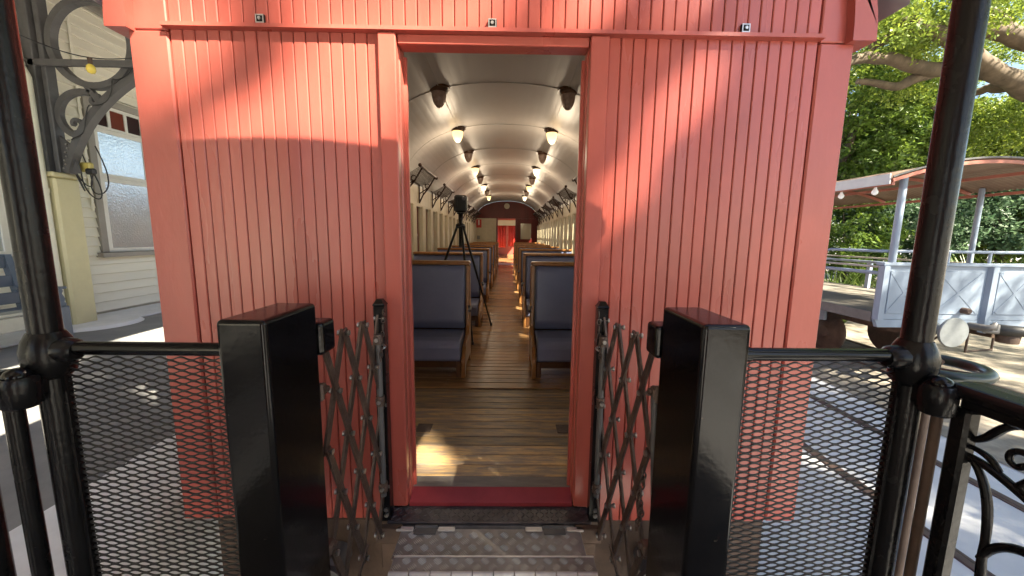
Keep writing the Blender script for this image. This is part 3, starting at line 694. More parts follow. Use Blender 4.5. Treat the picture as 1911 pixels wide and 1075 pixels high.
for sx, xp, xin, lb in ((-1, -1.172, -.664, 'left'), (1, 1.070, .567, 'right')):
    oth = 'red carriage and the platform' if sx < 0 else 'wagon side'
    t = thing('roof_post', f'tall round black roof post at the far {lb} of the view', 'post', (xp, YP, .88), 'black roof posts')
    p = MB(); p.tube([(xp, YP, 1.80), (xp, YP, 2.4), (xp, YP, 2.84)], .031, 20); part('shaft', p, BLACK, t)
    p = MB(); p.tube([(xp, YP, .88), (xp, YP, 1.80)], .030, 20); part('lower_shaft', p, BLACK, t)
    p = MB(); p.lathe([(.033, 1.725), (.046, 1.74), (.050, 1.78), (.050, 1.80), (.044, 1.825), (.034, 1.845)], (xp, YP, 0), 20)
    p.lathe([(.022, -.075), (.030, -.065), (.034, -.03), (.036, 0)] if sx > 0 else [(.036, 0), (.034, .03), (.030, .065), (.022, .075)], (xp, YP, 1.797), 16, 'x'); part('socket', p, BLACK, t)
    p = MB(); p.lathe([(.028, 1.675), (.036, 1.682), (.037, 1.74), (.032, 1.752)], (xp, YP-.068, 0), 18); p.box(xp-.02, xp+.02, YP-.06, YP-.02, 1.69, 1.745, .008); part('rail_bracket', p, BLACK, t)
    p = MB(); p.lathe([(.026, 1.7525), (.026, 1.756), (.020, 1.766), (.008, 1.772)], (xp, YP-.068, 0), 14); part('bolt_head', p, BLACKS, t)
    t = thing('mesh_panel', f'black expanded metal mesh panel under the round top rail, {lb} of the gangway', 'mesh panel', ((xp+xin)/2, YP, .88), 'black mesh panels')
    x0, x1 = (xp+.035, xin-.003) if sx < 0 else (xin+.003, xp-.035)
    V, Fq = wave_mesh(x0, x1, .93, 1.79, YP)
    bs = np.array(base(t)); me = npmesh('mesh', V-bs, Fq, MESHM); o = bpy.data.objects.new('mesh', me); COL.objects.link(o); o.parent = t; o['kind'] = 'stuff'
    xe = xin-.0005 if sx < 0 else xin+.0005
    p = MB(); p.tube([(xp-sx*.03, YP, 1.802), (xe, YP, 1.802)], .0175, 16); p.lathe([(.0205, -.03), (.0205, .03)], (xe+sx*.035, YP, 1.802), 14, 'x'); tr = part('top_rail', p, BLACKS, t)
    p = MB(); p.lathe([(.009, -.006), (.009, 0)], (xe+sx*.03, YP-.0195, 1.800), 6, 'y'); part('set_screw', p, BLACKS, tr)
    for xa, xb in (((x0-.012, x0+.004), (x1-.004, x1+.0025)) if sx < 0 else ((x0-.0025, x0+.004), (x1-.004, x1+.012))): p = MB(); p.box(xa, xb, YP-.008, YP+.008, .90, 1.79); part('edge_frame', p, BLACK, t)
# left side railing
t = thing('side_railing', 'black platform side railing with vertical rods at the left edge of the view', 'railing', (-1.20, .6, .88))
p = MB(); p.tube([(-1.235, .90, 1.712), (-1.27, .6, 1.712), (-1.28, .0, 1.712)], .03, 14); part('top_rail', p, BLACK, t)
p = MB(); p.lathe([(.055, 1.69), (.055, 1.735), (.045, 1.748), (.012, 1.756)], (-1.245, .905, 0), 20); part('rail_cap', p, BLACKS, t)
for x, y, r in ((-1.225, .905, .0185), (-1.31, .885, .026), (-1.32, .72, .018), (-1.32, .55, .018)):
    p = MB(); p.tube([(x, y, .88), (x, y, 1.70)], r, 14); part('rod', p, BLACK, t)
# right decorative railing
XR_ = 1.12
t = thing('side_railing', 'ornate black cast iron side railing with scrolls at the lower right', 'railing', (XR_, .5, .88))
p = MB(); pr_ = [(-.036, 1.728), (-.042, 1.745), (-.034, 1.760), (0, 1.766), (.05, 1.762), (.058, 1.745), (.05, 1.728)]
p.prism([(XR_+a, z) for a, z in pr_], -.3, .872, 'xz'); o = part('top_rail', p, BLACK, t); b = o.modifiers.new('b', 'BEVEL'); b.width = .006; b.segments = 2
p = MB(); p.box(XR_-.022, XR_+.03, -.3, .86, 1.702, 1.7275, .005); part('under_rail', p, BLACK, t)
p = MB(); p.box(XR_-.024, XR_+.012, .835, .875, .88, 1.7015, .007); part('newel', p, BLACK, t)
p = MB(); p.tube([(XR_-.02, .90, .88), (XR_-.02, .90, 1.70)], .0115, 12); part('thin_rod', p, RUST, t)
p = MB(); p.box(XR_-.02, XR_+.015, .32, .36, .88, 1.7015, .007); part('newel', p, BLACK, t)
def scroll(pts, r, parent=t):
    p = MB(); p.tube([(XR_, y, z) for y, z in pts], r, 10); part('scroll', p, BLACK, parent)
def bez(p0, p1, p2, p3, n=14): return [tuple((1-u)**3*np.array(p0)+3*(1-u)**2*u*np.array(p1)+3*(1-u)*u*u*np.array(p2)+u**3*np.array(p3)) for u in np.linspace(0, 1, n)]
def spiral(c, r0, r1, a0, a1, n=26): return [(c[0]+(r0+(r1-r0)*u)*math.cos(R(a0+(a1-a0)*u)), c[1]+(r0+(r1-r0)*u)*math.sin(R(a0+(a1-a0)*u))) for u in np.linspace(0, 1, n)]
def taper(n, r, e=.75): return [r*(e+(1-e)*math.sin(math.pi*i/(n-1))) for i in range(n)]
scroll(bez((.835, 1.632), (.80, 1.65), (.80, 1.69), (.765, 1.701)), taper(14, .0095))
scroll(bez((.835, 1.612), (.80, 1.61), (.795, 1.60), (.78, 1.585)), taper(14, .008))
sp = spiral((.752, 1.625), .034, .006, 215, -170); scroll([(.72, 1.555), (.745, 1.575)]+sp, [.010]*2+[.009-.004*i/26 for i in range(26)])
scroll([sp[-1], (sp[-1][0]+.002, sp[-1][1]+.002)], .011)
scroll(bez((.835, 1.588), (.80, 1.585), (.76, 1.575), (.66, 1.515)), taper(14, .0105))
scroll(bez((.835, 1.585), (.79, 1.55), (.78, 1.46), (.782, 1.37)), taper(14, .0095))
scroll(bez((.782, 1.40), (.785, 1.30), (.74, 1.20), (.835, 1.12)), taper(14, .0105))
scroll(bez((.785, 1.36), (.76, 1.46), (.66, 1.47), (.62, 1.38), 18), taper(18, .0105))
scroll(bez((.62, 1.38), (.60, 1.30), (.66, 1.24), (.72, 1.29), 18), taper(18, .009))
scroll(bez((.70, 1.70), (.68, 1.62), (.62, 1.58), (.56, 1.60)), taper(14, .010))
scroll(bez((.66, 1.515), (.58, 1.47), (.50, 1.50), (.44, 1.60), 18), taper(18, .0105))
# brake wheel rim behind the right post
t = thing('brake_wheel', 'round dark brake wheel rim just behind the right roof post', 'hand wheel', (1.235, 1.03, 1.70))
p = MB(); a = [(1.205+.105*math.cos(q), 1.02+.105*math.sin(q), 1.752+.0*math.sin(q)) for q in [i*math.pi/20 for i in range(41)]]; p.tube(a, .015, 10, cap=False); part('rim', p, mat('dark_green_paint', (.02, .035, .035), .3, var=.2), t)
p = MB()
for k in range(4): p.tube([(1.205, 1.02, 1.742), (1.205+.10*math.cos(k*1.571+.5), 1.02+.10*math.sin(k*1.571+.5), 1.750)], .007, 8)
part('spokes', p, RUST, t)
p = MB(); p.tube([(1.205, 1.02, .88), (1.205, 1.02, 1.752)], .014, 10); part('spindle', p, RUST, t)
# our carriage: end wall behind the camera and roof above
oc = thing('platform_carriage', 'carriage the photo is taken from, its roof above and end wall behind the camera', 'carriage', (CX, -2, .9))
p = MB(); p.box(-1.42, -.45, -1.06, -1.0, .9, 3.2); p.box(.34, 1.31, -1.06, -1.0, .9, 3.2); p.box(-.45, .34, -1.06, -1.0, 2.8, 3.2); part('end_wall', p, RED, oc)
p = MB(); f_ = lambda x: 3.62-.175*(x-CX)**2
for i in range(24):
    a = CX-1.30+2.60*i/24; b = CX-1.30+2.60*(i+1)/24
    p.add([(a, -5, f_(a)), (b, -5, f_(b)), (b, .69, f_(b)), (a, .69, f_(a)), (a, -5, f_(a)-.05), (b, -5, f_(b)-.05), (b, .69, f_(b)-.05), (a, .69, f_(a)-.05)], [(0, 1, 2, 3), (7, 6, 5, 4), (2, 6, 7, 3)])
part('roof', p, CREAM, oc)

# ================================================================== STATION BUILDING
bl = thing('station_building', 'cream weatherboard station building behind the platform at the left', 'building', (-6.4, 6, .8))
xw = -6.28
w = MB(); w.box(xw-.25, xw-.03, -9, 22, .8, 6.2); wall2 = part('wall', w, WBOARD, bl)
WIN = [(6.02, 7.35, 1.77, 4.02), (3.55, 4.86, 1.77, 4.02)]
wb = {}
def wbm(L_):
    L_ = round(L_, 3)
    if L_ not in wb:
        q = MB(); q.prism([(-.03, 0), (.016, 0), (.020, .008), (-.008, .141), (-.03, .141)], 0, L_, 'xz'); wb[L_] = q.mesh('weatherboard', WBOARD)
    return wb[L_]
k = 0; z = .86
while z < 5.9:
    cuts = [-6.0, 16.0]; segs = [(-6.0, 16.0)]
    for ya, yb, za, zb in WIN:
        if z+.14 > za-.03 and z < zb:
            ns = []
            for a, b in segs:
                if a < ya < b: ns += [(a, ya-.10), (yb+.10, b)]
                else: ns.append((a, b))
            segs = ns
    for a, b in segs: inst('weatherboard', wbm(b-a), wall2, (xw, a, z))
    z += .1435
for idx, (ya, yb, za, zb) in enumerate(WIN):
    f = MB(); f.box(xw-.02, xw+.045, ya-.10, ya, za, zb+.10, .004); f.box(xw-.02, xw+.045, yb, yb+.10, za, zb+.10, .004); f.box(xw-.02, xw+.05, ya+.001, yb-.001, zb, zb+.10, .004); wf = part('window', f, GREYW if idx == 0 else WBOARD, bl)
    f = MB(); f.box(xw-.02, xw+.11, ya-.16, yb+.16, za-.075, za-.003, .006); part('sill', f, GREYW, wf)
    mid = (ya+yb)/2 if idx == 1 else 6.83
    def sash(z0, z1, x):
        f = MB(); f.box(x-.02, x+.02, ya+.002, ya+.07, z0, z1); f.box(x-.02, x+.02, yb-.07, yb-.002, z0, z1); f.box(x-.02, x+.02, ya+.0705, yb-.0705, z0, z0+.06); f.box(x-.02, x+.02, ya+.0705, yb-.0705, z1-.06, z1)
        f.box(x-.02, x+.02, mid-.02, mid+.02, z0+.0605, z1-.0605); part('sash', f, WHITE, wf)
        for a, b in ((ya+.071, mid-.021), (mid+.021, yb-.071)):
            f = MB(); f.box(x-.004, x+.004, a, b, z0+.061, z1-.061); part('pane', f, FROST, wf)
    sash(za+.002, 2.92, xw+.012); sash(2.923, 3.66, xw-.004)
    f = MB(); f.box(xw-.02, xw+.02, ya+.002, yb-.002, 3.663, 3.70); f.box(xw-.02, xw+.02, ya+.002, yb-.002, zb-.05, zb-.002)
    ny = 5; stp = (yb-ya)/ny
    for i in range(ny+1): f.box(xw-.02, xw+.02, min(max(ya+stp*i-.022, ya+.002), yb-.046), min(max(ya+stp*i-.022, ya+.002), yb-.046)+.044, 3.7005, zb-.0505)
    part('transom_frame', f, WHITE, wf)
    for i in range(ny):
        f = MB(); f.box(xw-.004, xw+.004, ya+stp*i+.023, ya+stp*(i+1)-.023, 3.701, zb-.051); part('coloured_pane', f, RGLASS if i % 2 else DGLASS, wf)
    f = MB(); f.box(xw-.028, xw-.022, ya+.001, yb-.001, za+.001, zb-.001); part('room_shade_sheet', f, mat('dim_room_shade', (.10, .11, .11), .6), wf)  # dark sheet paints in the dimness of the unlit room
f = MB(); f.box(xw+.0145, xw+.03, 5.86, 5.90, 2.4, 5.8, .004); part('conduit', f, WBOARD, bl)
f = MB(); f.tube([(xw+.10, 5.02, .83), (xw+.42, 5.00, .83)], .01, 8)   # drain stub
part('drain_stub', f, PIPE, bl)
dp = MB(); dp.tube([(-5.90, 4.97, .81), (-5.90, 4.97, 3.95), (-5.95, 4.97, 4.06), (-6.16, 4.99, 4.40), (-6.20, 4.99, 4.5), (-6.20, 4.99, 5.7)], .058, 16); dpo = part('downpipe', dp, PIPE, bl)
for z in (2.6, 4.1): f = MB(); f.lathe([(.066, z-.03), (.066, z+.03)], (-5.90 if z < 4 else -5.97, 4.97, 0), 16); part('pipe_collar', f, PIPE, dpo)
# cream pilaster with iron post and bracket
t = thing('veranda_post', 'cream square post with dark iron upper column and round scrolled bracket at the left', 'post', (-5.95, 5.2, .8))
f = MB(); f.box(-6.10, -5.82, 5.05, 5.35, .8, 2.78, .025); part('pedestal', f, CREAMY, t)
f = MB(); f.box(-6.13, -5.79, 5.02, 5.38, 2.7805, 2.84, .012); part('pedestal_cap', f, CREAMY, t)
f = MB(); f.lathe([(.52, .801), (.47, .84)], (-5.8, 5.25, 0), 24); part('footing', f, KERB, t)
for xa, xb, ya, yb in ((-6.12, -6.03, 5.14, 5.26), (-6.0, -5.92, 5.10, 5.30), (-5.89, -5.83, 5.14, 5.26)):
    f = MB(); f.box(xa, xb, ya, yb, 2.8405, 5.4, .008); part('iron_column', f, DGREY, t)
f = MB(); f.prism([(-5.83, 2.845), (-5.62, 2.845), (-5.70, 3.2), (-5.83, 3.32)], 5.19, 5.21, 'xz'); part('gusset', f, DGREY, t)
yb_ = 5.2
def brk(pts, w, d=.07, nm='bracket_bar'):
    f = MB(); f.strip([(x, yb_, z) for x, z in pts], (0, 1, 0), w, d); part(nm, f, DGREY, t)
cen = (-5.27, 4.43); rr = .505
f = MB(); a = [(cen[0]+rr*math.cos(q), yb_, cen[1]+rr*math.sin(q)) for q in [i*2*math.pi/48 for i in range(49)]]; f.strip(a, (0, 1, 0), .075, .09); part('ring', f, DGREY, t)
brk(bez((-5.78, 2.85), (-5.60, 3.35), (-5.25, 3.85), (-4.45, 4.20), 24), .085, .10, 'arched_brace'); brk(bez((-4.45, 4.20), (-4.0, 4.40), (-3.6, 4.75), (-3.3, 5.0), 10), .085, .10, 'arched_brace')
brk(bez((-5.36, 3.84), (-5.80, 3.95), (-5.95, 3.45), (-5.62, 3.32), 22), .07, .06, 'scroll')
brk(spiral((-5.60, 3.46), .10, .03, 260, 560), .04, .05, 'scroll'); brk(spiral((-5.33, 3.76), .08, .02, 60, -240), .04, .05, 'scroll')
brk([(-5.40, 3.93), (-5.22, 3.68)], .06, .06, 'scroll_link')
f = MB(); f.box(-6.35, -3.0, 5.10, 5.14, 4.13, 4.21, .006); part('tie_bar', f, DGREY, t)
rv = MB(); rv.lathe([(.012, -.02), (.012, 0)], (0, 0, 0), 8, 'y'); rv = rv.mesh('rivet', STEEL)
for i in range(8): inst('rivet', rv, t, (-5.79+.02*(i % 2)+.012*i, 5.165, 2.9+.05*i))
# awning
aw = thing('platform_awning', 'grey veranda awning roof over the station platform above the brackets', 'awning', (-4, 6, 5))
f = MB(); f.box(-6.3, -1.70, -8, 18, 5.42, 5.48); part('roof_sheet', f, GREYW, aw)
for i in range(15):
    f = MB(); f.box(-6.25+i*.3, -6.19+i*.3, -8, 18, 5.33, 5.4195); part('purlin', f, GREYW, aw)
f = MB(); f.box(-1.77, -1.70, -8, 18, 4.88, 5.4198); part('fascia', f, GREYW, aw)
# string light, socket box
t = thing('string_light', 'yellow festoon bulb on a thin black wire in front of the station building', 'light bulb', (-4.6, 4.4, 4.3))
p1, p2 = atY(20, 58, 3.9), atY(250, 108, 4.9)
pts = [p1.lerp(p2, i/14)-Vector((0, 0, .10*math.sin(math.pi*i/14))) for i in range(15)]
f = MB(); f.tube(pts, .006, 6); part('wire', f, RUBBER, t)
bp_ = pts[8]
f = MB(); f.lathe([(.02, -.07), (.022, 0)], bp_, 10); part('socket', f, RUST, t)
f = MB(); f.lathe([(.008, -.165), (.03, -.155), (.042, -.125), (.036, -.09), (.02, -.0705)], bp_, 14); part('bulb', f, YELB, t)
t = thing('socket_box', 'yellow power outlet with dangling black cables below the iron bracket', 'power outlet', (-5.6, 5.3, 3.0))
bc = atY(160, 312, 5.3)
f = MB(); f.box(bc.x-.10, bc.x+.08, 5.27, 5.34, bc.z-.06, bc.z+.06, .015); part('box', f, mat('yellow_plastic', (.55, .45, .12), .4), t)
f = MB(); f.box(bc.x+.03, bc.x+.16, 5.24, 5.30, bc.z-.10, bc.z-.02, .02); part('plug', f, RUBBER, t)
for k in range(4):
    a = bc+Vector((-.14+.06*k, -.03, -.02)); 
    f = MB(); f.tube([tuple(a+Vector((.12*math.sin(u*math.pi*(1+.3*k))+.03*k, .02*k, .5*(1-u)*(.6 if k % 2 else .1)-(.32+.05*k)*math.sin(u*math.pi)))) for u in np.linspace(0, 1, 18)], .008, 6); part('cable', f, RUBBER, t)
t = thing('wall_hook_cable', 'thin black cable wrapped along the iron bracket arch', 'cable', (-5.4, 5.15, 3.6))
f = MB(); f.tube([(-5.62+.9*u+.04*math.sin(u*14), 5.13, 3.25+1.0*u**.8-.12*abs(math.sin(u*9))) for u in np.linspace(0, 1, 40)], .007, 5); part('wire', f, RUBBER, t)
# bench
t = thing('platform_bench', 'blue grey slatted bench with turned arm support beside the station wall', 'bench', (-5.5, 3.8, .8))
ye = 4.40; y0 = 2.6
for z, xx in ((1.73, -5.74), (1.52, -5.69), (1.33, -5.64)):
    f = MB(); f.box(xx-.016, xx+.016, y0, ye-.03, z-.065, z+.065, .006); part('back_slat', f, BENCH, t)
for y in (ye, y0+.1):
    f = MB(); f.prism([(-5.79, 1.82), (-5.72, 1.82), (-5.52, .80), (-5.60, .80)], y-.03, y+.03, 'xz'); part('back_post', f, BENCH, t)
for i in range(4):
    f = MB(); f.box(-5.60+i*.105, -5.51+i*.105, y0, ye-.032, 1.185, 1.225, .006); part('seat_slat', f, BENCH if i < 2 else BENCH_LIT, t)
for y in (ye, y0+.1):
    f = MB(); f.box(-5.72, -5.14, y-.035, y+.035, 1.425, 1.455, .008); part('arm', f, BENCH, t)
    f = MB(); f.lathe([(.022, 1.424), (.030, 1.40), (.018, 1.37), (.038, 1.31), (.030, 1.27), (.042, 1.255), (.042, 1.235), (.03, 1.226)], (-5.20, y, 0), 14); part('turned_support', f, BENCH, t)
    f = MB(); f.box(-5.25, -5.15, y-.045, y+.045, .80, 1.2255, .01); part('leg', f, BENCH, t)
f = MB(); f.box(-5.19, -5.165, y0, ye-.05, 1.04, 1.183, .004); part('front_rail', f, BENCH_LIT, t)

# ================================================================== WAGON AT THE RIGHT
t = wg = thing('roofed_wagon', 'pale blue grey open wagon with curved corrugated canopy roof at the right', 'wagon', (6.65, 8, 0))
WX0, WX1, WY = 5.31, 8.0, 5.3
f = MB(); f.box(WX0, WX1, WY, WY+.05, .98, 1.75); ep = part('end_panel', f, WAGON, t)
f = MB(); f.prism([(WX0, .975), (WX1, .975), (WX1-.06, .86), (WX0+.05, .86)], WY-.004, WY+.05, 'xz'); part('lower_skirt', f, WAGON, ep)
f = MB(); f.box(WX0-.02, WX1+.02, WY-.045, WY+.08, 1.751, 1.80, .01); part('top_capping', f, WAGON, ep)
edges = [WX0+.0, 6.02, 6.86, 7.62]
for x in (WX0+.03, 6.03, 6.90, 7.66):
    f = MB(); f.prism([(x-.06, WY-.001), (x-.04, WY-.055), (x+.04, WY-.055), (x+.06, WY-.001)], .80 if 6 < x < 7.5 else .98, 1.7505, 'xy'); part('stiffener', f, WAGON, ep)
for xa, xb in ((5.44, 5.92), (6.14, 6.80), (7.01, 7.56)):
    f = MB(); f.box(xa, xb, WY-.012, WY-.0015, 1.06, 1.68, .010); pn = part('pressed_panel', f, WAGON, ep)
    f = MB()
    f.strip([(xa+.03, WY-.014, 1.09), (xb-.03, WY-.014, 1.65)], (0, 1, 0), .045, .006); f.strip([(xa+.03, WY-.0137, 1.65), (xb-.03, WY-.0137, 1.09)], (0, 1, 0), .045, .006); part('cross_pressing', f, WAGON, pn)
f = MB(); f.lathe([(.03, -.09), (.045, -.08), (.045, 0)], (6.56, WY-.012, 1.12), 12, 'y'); part('plug_fitting', f, RAILM, ep)
f = MB(); f.box(5.35, 7.95, WY+.051, 12, .99, 1.06); part('deck', f, DECK, t)
f = MB(); f.box(5.31, 5.348, WY+.06, 12, .93, 1.075); f.box(7.952, 7.99, WY+.06, 12, .93, 1.075); part('side_sill', f, DGREY, t)
f = MB(); f.box(6.0, 6.15, WY+.06, 12, .70, .985); f.box(7.15, 7.3, WY+.06, 12, .70, .985); part('underframe', f, RUST, t)
for z0, z1, a in ((1.66, 1.66, 0), (1.83, 1.83, 1)):
    pass
for xs_ in (5.36, 7.94):
    f = MB(); f.tube([(xs_, WY+.06, 1.64), (xs_, 11.9, 1.64)], .028, 10); part('side_rail', f, WAGON, t)
    f = MB(); f.tube([(xs_, WY+.06, 1.73), (xs_, 11.9, 1.73)], .018, 10); part('side_rail', f, GREYW, t)
for yy in (6.6, 8.2, 9.8, 11.4):
    for xs_ in (5.36, 7.94): f = MB(); f.box(xs_-.03, xs_+.03, yy-.04, yy+.04, 1.06, 1.64); part('stanchion', f, WAGON, t)
f = MB(); f.tube([(5.22, WY+.9, 1.69), (5.20, WY+.9, 1.93), (5.24, WY+.8, 1.955), (5.35, WY+.10, 1.955), (5.6, WY+.06, 1.957), (8.0, WY+.05, 1.957), (8.5, WY+.05, 1.957)], .022, 10); part('hand_rail', f, WAGON, t)
for x in (5.85, 6.3, 6.9, 7.5): f = MB(); f.tube([(x, WY+.05, 1.80), (x, WY+.05, 1.957)], .018, 8); part('rail_stub', f, WAGON, t)
for x, yy, r in ((5.47, WY+.03, .045), (7.85, 6.35, .038), (5.47, 8.6, .045), (7.85, 9.4, .038), (5.47, 11.6, .045), (7.85, 11.6, .038)):
    f = MB(); f.tube([(x, yy, 1.06 if yy > WY+.04 else 1.801), (x, yy, 2.98)], r, 12); part('roof_post', f, WAGON, t)
# canopy
def cz(x): return 2.93+.27*(1-((x-6.55)/1.45)**2)
f = MB(); y = 5.12; ny = 260
yy = np.linspace(5.12, 11.8, ny); xx = np.linspace(5.10, 8.0, 25)
V = np.array([[x, yv, cz(x)+.010*math.sin(2*math.pi*yv/.076)] for yv in yy for x in xx]); 
Fq = np.array([[i*25+j, i*25+j+1, (i+1)*25+j+1, (i+1)*25+j] for i in range(ny-1) for j in range(24)])
me = npmesh('canopy_sheet', V-np.array(base(t)), Fq, CORR, smooth=True); o = bpy.data.objects.new('canopy_sheet', me); COL.objects.link(o); o.parent = t
f = MB(); f.strip([(x, 5.14, cz(x)-.035) for x in np.linspace(5.12, 7.98, 24)], (0, 1, 0), .045, .03); part('front_arch', f, PINKR, t)
f = MB(); f.strip([(x, 5.115, cz(x)+.018) for x in np.linspace(5.10, 8.0, 24)], (0, 1, 0), .022, .012); part('front_edge', f, DGREY, t)
for yv in (6.6, 8.1, 9.6, 11.1): f = MB(); f.strip([(x, yv, cz(x)-.035) for x in np.linspace(5.14, 7.96, 24)], (0, 1, 0), .045, .03); part('roof_hoop', f, PINKR, t)
for x in (5.16, 5.9, 7.2, 7.94):
    f = MB(); f.box(x-.02, x+.02, 5.16, 11.7, cz(x)-.105, cz(x)-.06); part('roof_purlin', f, PINKR, t)
f = MB(); f.prism([(5.085, 2.855), (5.075, 2.99), (5.09, 2.99), (5.1, 2.855)], 5.14, 11.8, 'xz'); part('eave_fascia', f, FASC, t)
for yv in (5.45, 6.0, 6.5):
    f = MB(); f.lathe([(.012, 2.74), (.035, 2.76), (.04, 2.79), (.018, 2.83), (.015, 2.86)], (5.2, yv, 0), 12); part('bulb', f, CLEARB, t)
# buffers, coupling, wheels
f = MB(); f.lathe([(.20, -.30), (.21, -.285), (.205, -.27), (.06, -.255), (.07, -.10), (.10, -.05), (.10, 0)], (6.14, WY-.005, .86), 32, 'y'); part('buffer', f, mat('pale_grey_steel', (.17, .185, .20), .4, metal=.4, var=.15, scale=9), t)
f = MB(); f.tube([(6.70, WY-.01, .90), (6.72, WY-.18, .90), (6.76, WY-.24, .93), (6.80, WY-.22, .98)], [.05, .05, .04, .025], 10); f.tube([(6.72, WY-.16, .86), (6.82, WY-.24, .86), (6.86, WY-.2, .95)], .03, 10); part('coupling_hook', f, DGREY, t)
f = MB(); f.tube([(7.02, WY-.02, .86), (7.06, WY-.20, .87), (7.35, WY-.24, .86), (7.55, WY-.22, .80), (7.62, WY-.20, .6)], [.075, .078, .07, .06, .06], 14); part('brake_hose', f, RUBBER, t)
f = MB(); f.lathe([(.11, 0), (.12, .10), (.09, .14)], (7.15, WY-.12, .68), 16); part('drain_pot', f, RUST, t)
f = MB(); f.prism([(5.55, .93), (6.35, .93), (6.05, .62), (5.80, .62)], 6.9, 6.95, 'xz'); f.box(5.6, 5.64, 6.5, 7.6, .70, .98); part('axle_guard', f, WAGON, t)
f = MB(); f.box(5.36, 5.42, 7.55, 7.62, .30, .95, .02); f.box(5.33, 5.45, 7.52, 7.65, .28, .34, .02); part('step_iron', f, WAGON, t)
for yv in (6.9, 8.3):
    for x in (6.02, 7.22):
        f = MB(); f.lathe([(.36, -.065), (.36, -.02), (.40, -.02), (.40, 0), (.3, .01), (.12, .02), (.10, .05)] if x > 6.5 else [(.10, -.05), (.12, -.02), (.3, -.01), (.40, 0), (.40, .02), (.36, .02), (.36, .065)], (x, yv, .40), 28, 'x'); part('wheel', f, RUST, t)
f = MB(); f.prism([(6.6, .98), (7.5, .98), (7.3, .55), (6.8, .55)], .66, .9, 'xy') if 0 else f.prism([(6.65, 1.0), (7.65, 1.0), (7.3, .45), (6.95, .45)], 5.345, 5.352, 'yz')
part('axle_box_plate', f, WAGON, t)
for x in (6.12, 7.19):
    q = MB(); q.box(x-.035, x+.035, -20, 60, 0, .02, .006); solo('siding_rail', q, RAILM, (x, 10, 0), 'rusty siding rail under the pale blue grey wagon, ' + ('nearer' if x < 6.5 else 'farther') + ' one', 'rail', 'rails under the wagon')
t = thing('steel_frame', 'small rusty square steel frame standing on the ground behind the buffer', 'steel frame', (8.9, 7.0, 0))
f = MB()
for a, b in (((8.75, 6.9, .03), (9.45, 7.05, .03)), ((8.75, 6.9, .62), (9.45, 7.05, .62)), ((8.75, 6.9, .0), (8.75, 6.9, .62)), ((9.45, 7.05, .0), (9.45, 7.05, .62)), ((8.78, 7.6, 0), (8.75, 6.9, .62)), ((9.45, 7.75, 0), (9.45, 7.05, .62))): f.tube([a, b], .018, 6)
part('frame', f, RUST, t)

# ================================================================== VEGETATION
def leaves(centers, radii, per, size, squash=.7, rngl=rng, up=.35, aspect=.5):
    """leaf-sized quads spread round clump centres; returns verts, faces, tone"""
    C_ = np.repeat(np.asarray(centers, float), per, axis=0); Rr = np.repeat(np.asarray(radii, float), per)
    n = len(C_); d = rngl.normal(size=(n, 3)); d /= np.linalg.norm(d, axis=1)[:, None]
    P = C_+d*(Rr*rngl.uniform(.25, 1, n)**.6)[:, None]*np.array([1, 1, squash])
    nr = rngl.normal(size=(n, 3)); nr[:, 2] += up*3; nr /= np.linalg.norm(nr, axis=1)[:, None]
    a = np.cross(nr, rngl.normal(size=(n, 3))); a /= np.linalg.norm(a, axis=1)[:, None]; b = np.cross(nr, a)
    s_ = size*rngl.uniform(.6, 1.4, n)[:, None]
    V = np.stack([P-a*s_, P+b*s_*aspect+nr*s_*.12, P+a*s_, P-b*s_*aspect+nr*s_*.12], 1).reshape(-1, 3)
    Fq = np.arange(n*4).reshape(-1, 4); clump = np.repeat(rngl.uniform(0, 1, len(centers)), per)
    return V, Fq, np.clip(.55*clump+.45*rngl.uniform(0, 1, n), 0, 1)
def np_part(name, V, Fq, M, parent, tone=None, smooth=False):
    me = npmesh(name, V-np.array(base(parent)), Fq, M, tone, smooth); o = bpy.data.objects.new(name, me); COL.objects.link(o); o.parent = parent; return o
def blob_centers(c, rad, n, shell=.55):
    d = rng.normal(size=(n, 3)); d /= np.linalg.norm(d, axis=1)[:, None]
    return np.array(c)+d*(rng.uniform(shell**3, 1, n)**(1/3))[:, None]*np.array(rad)
def simple_tree(name, label, c, rad, n, per, size, M, trunk, group=None, clump=.35, cat='tree', r0=.16):
    t = thing(name, label, cat, (trunk[0], trunk[1], 0), group)
    cs = blob_centers(c, rad, n); cs = cs[cs[:, 2] > .1]
    V, Fq, tn = leaves(cs, rng.uniform(.6, 1.2, len(cs))*clump, per, size); np_part('crown', V, Fq, M, t, tn)
    f = MB(); top = Vector(c)
    f.tube([trunk+(0,) if len(trunk) == 2 else trunk, (trunk[0]+.1, trunk[1], c[2]*.5), tuple(top)], [r0, r0*.75, r0*.4], 8)
    for k in range(6):
        e = blob_centers(c, [q*.8 for q in rad], 1)[0]; s_ = Vector((trunk[0], trunk[1], c[2]*.45)).lerp(top, k/6); f.tube([s_, s_.lerp(Vector(e), .5)+Vector((0, 0, .15)), e], [r0*.4, r0*.25, r0*.1], 6)
    part('trunk', f, BARK, t); return t
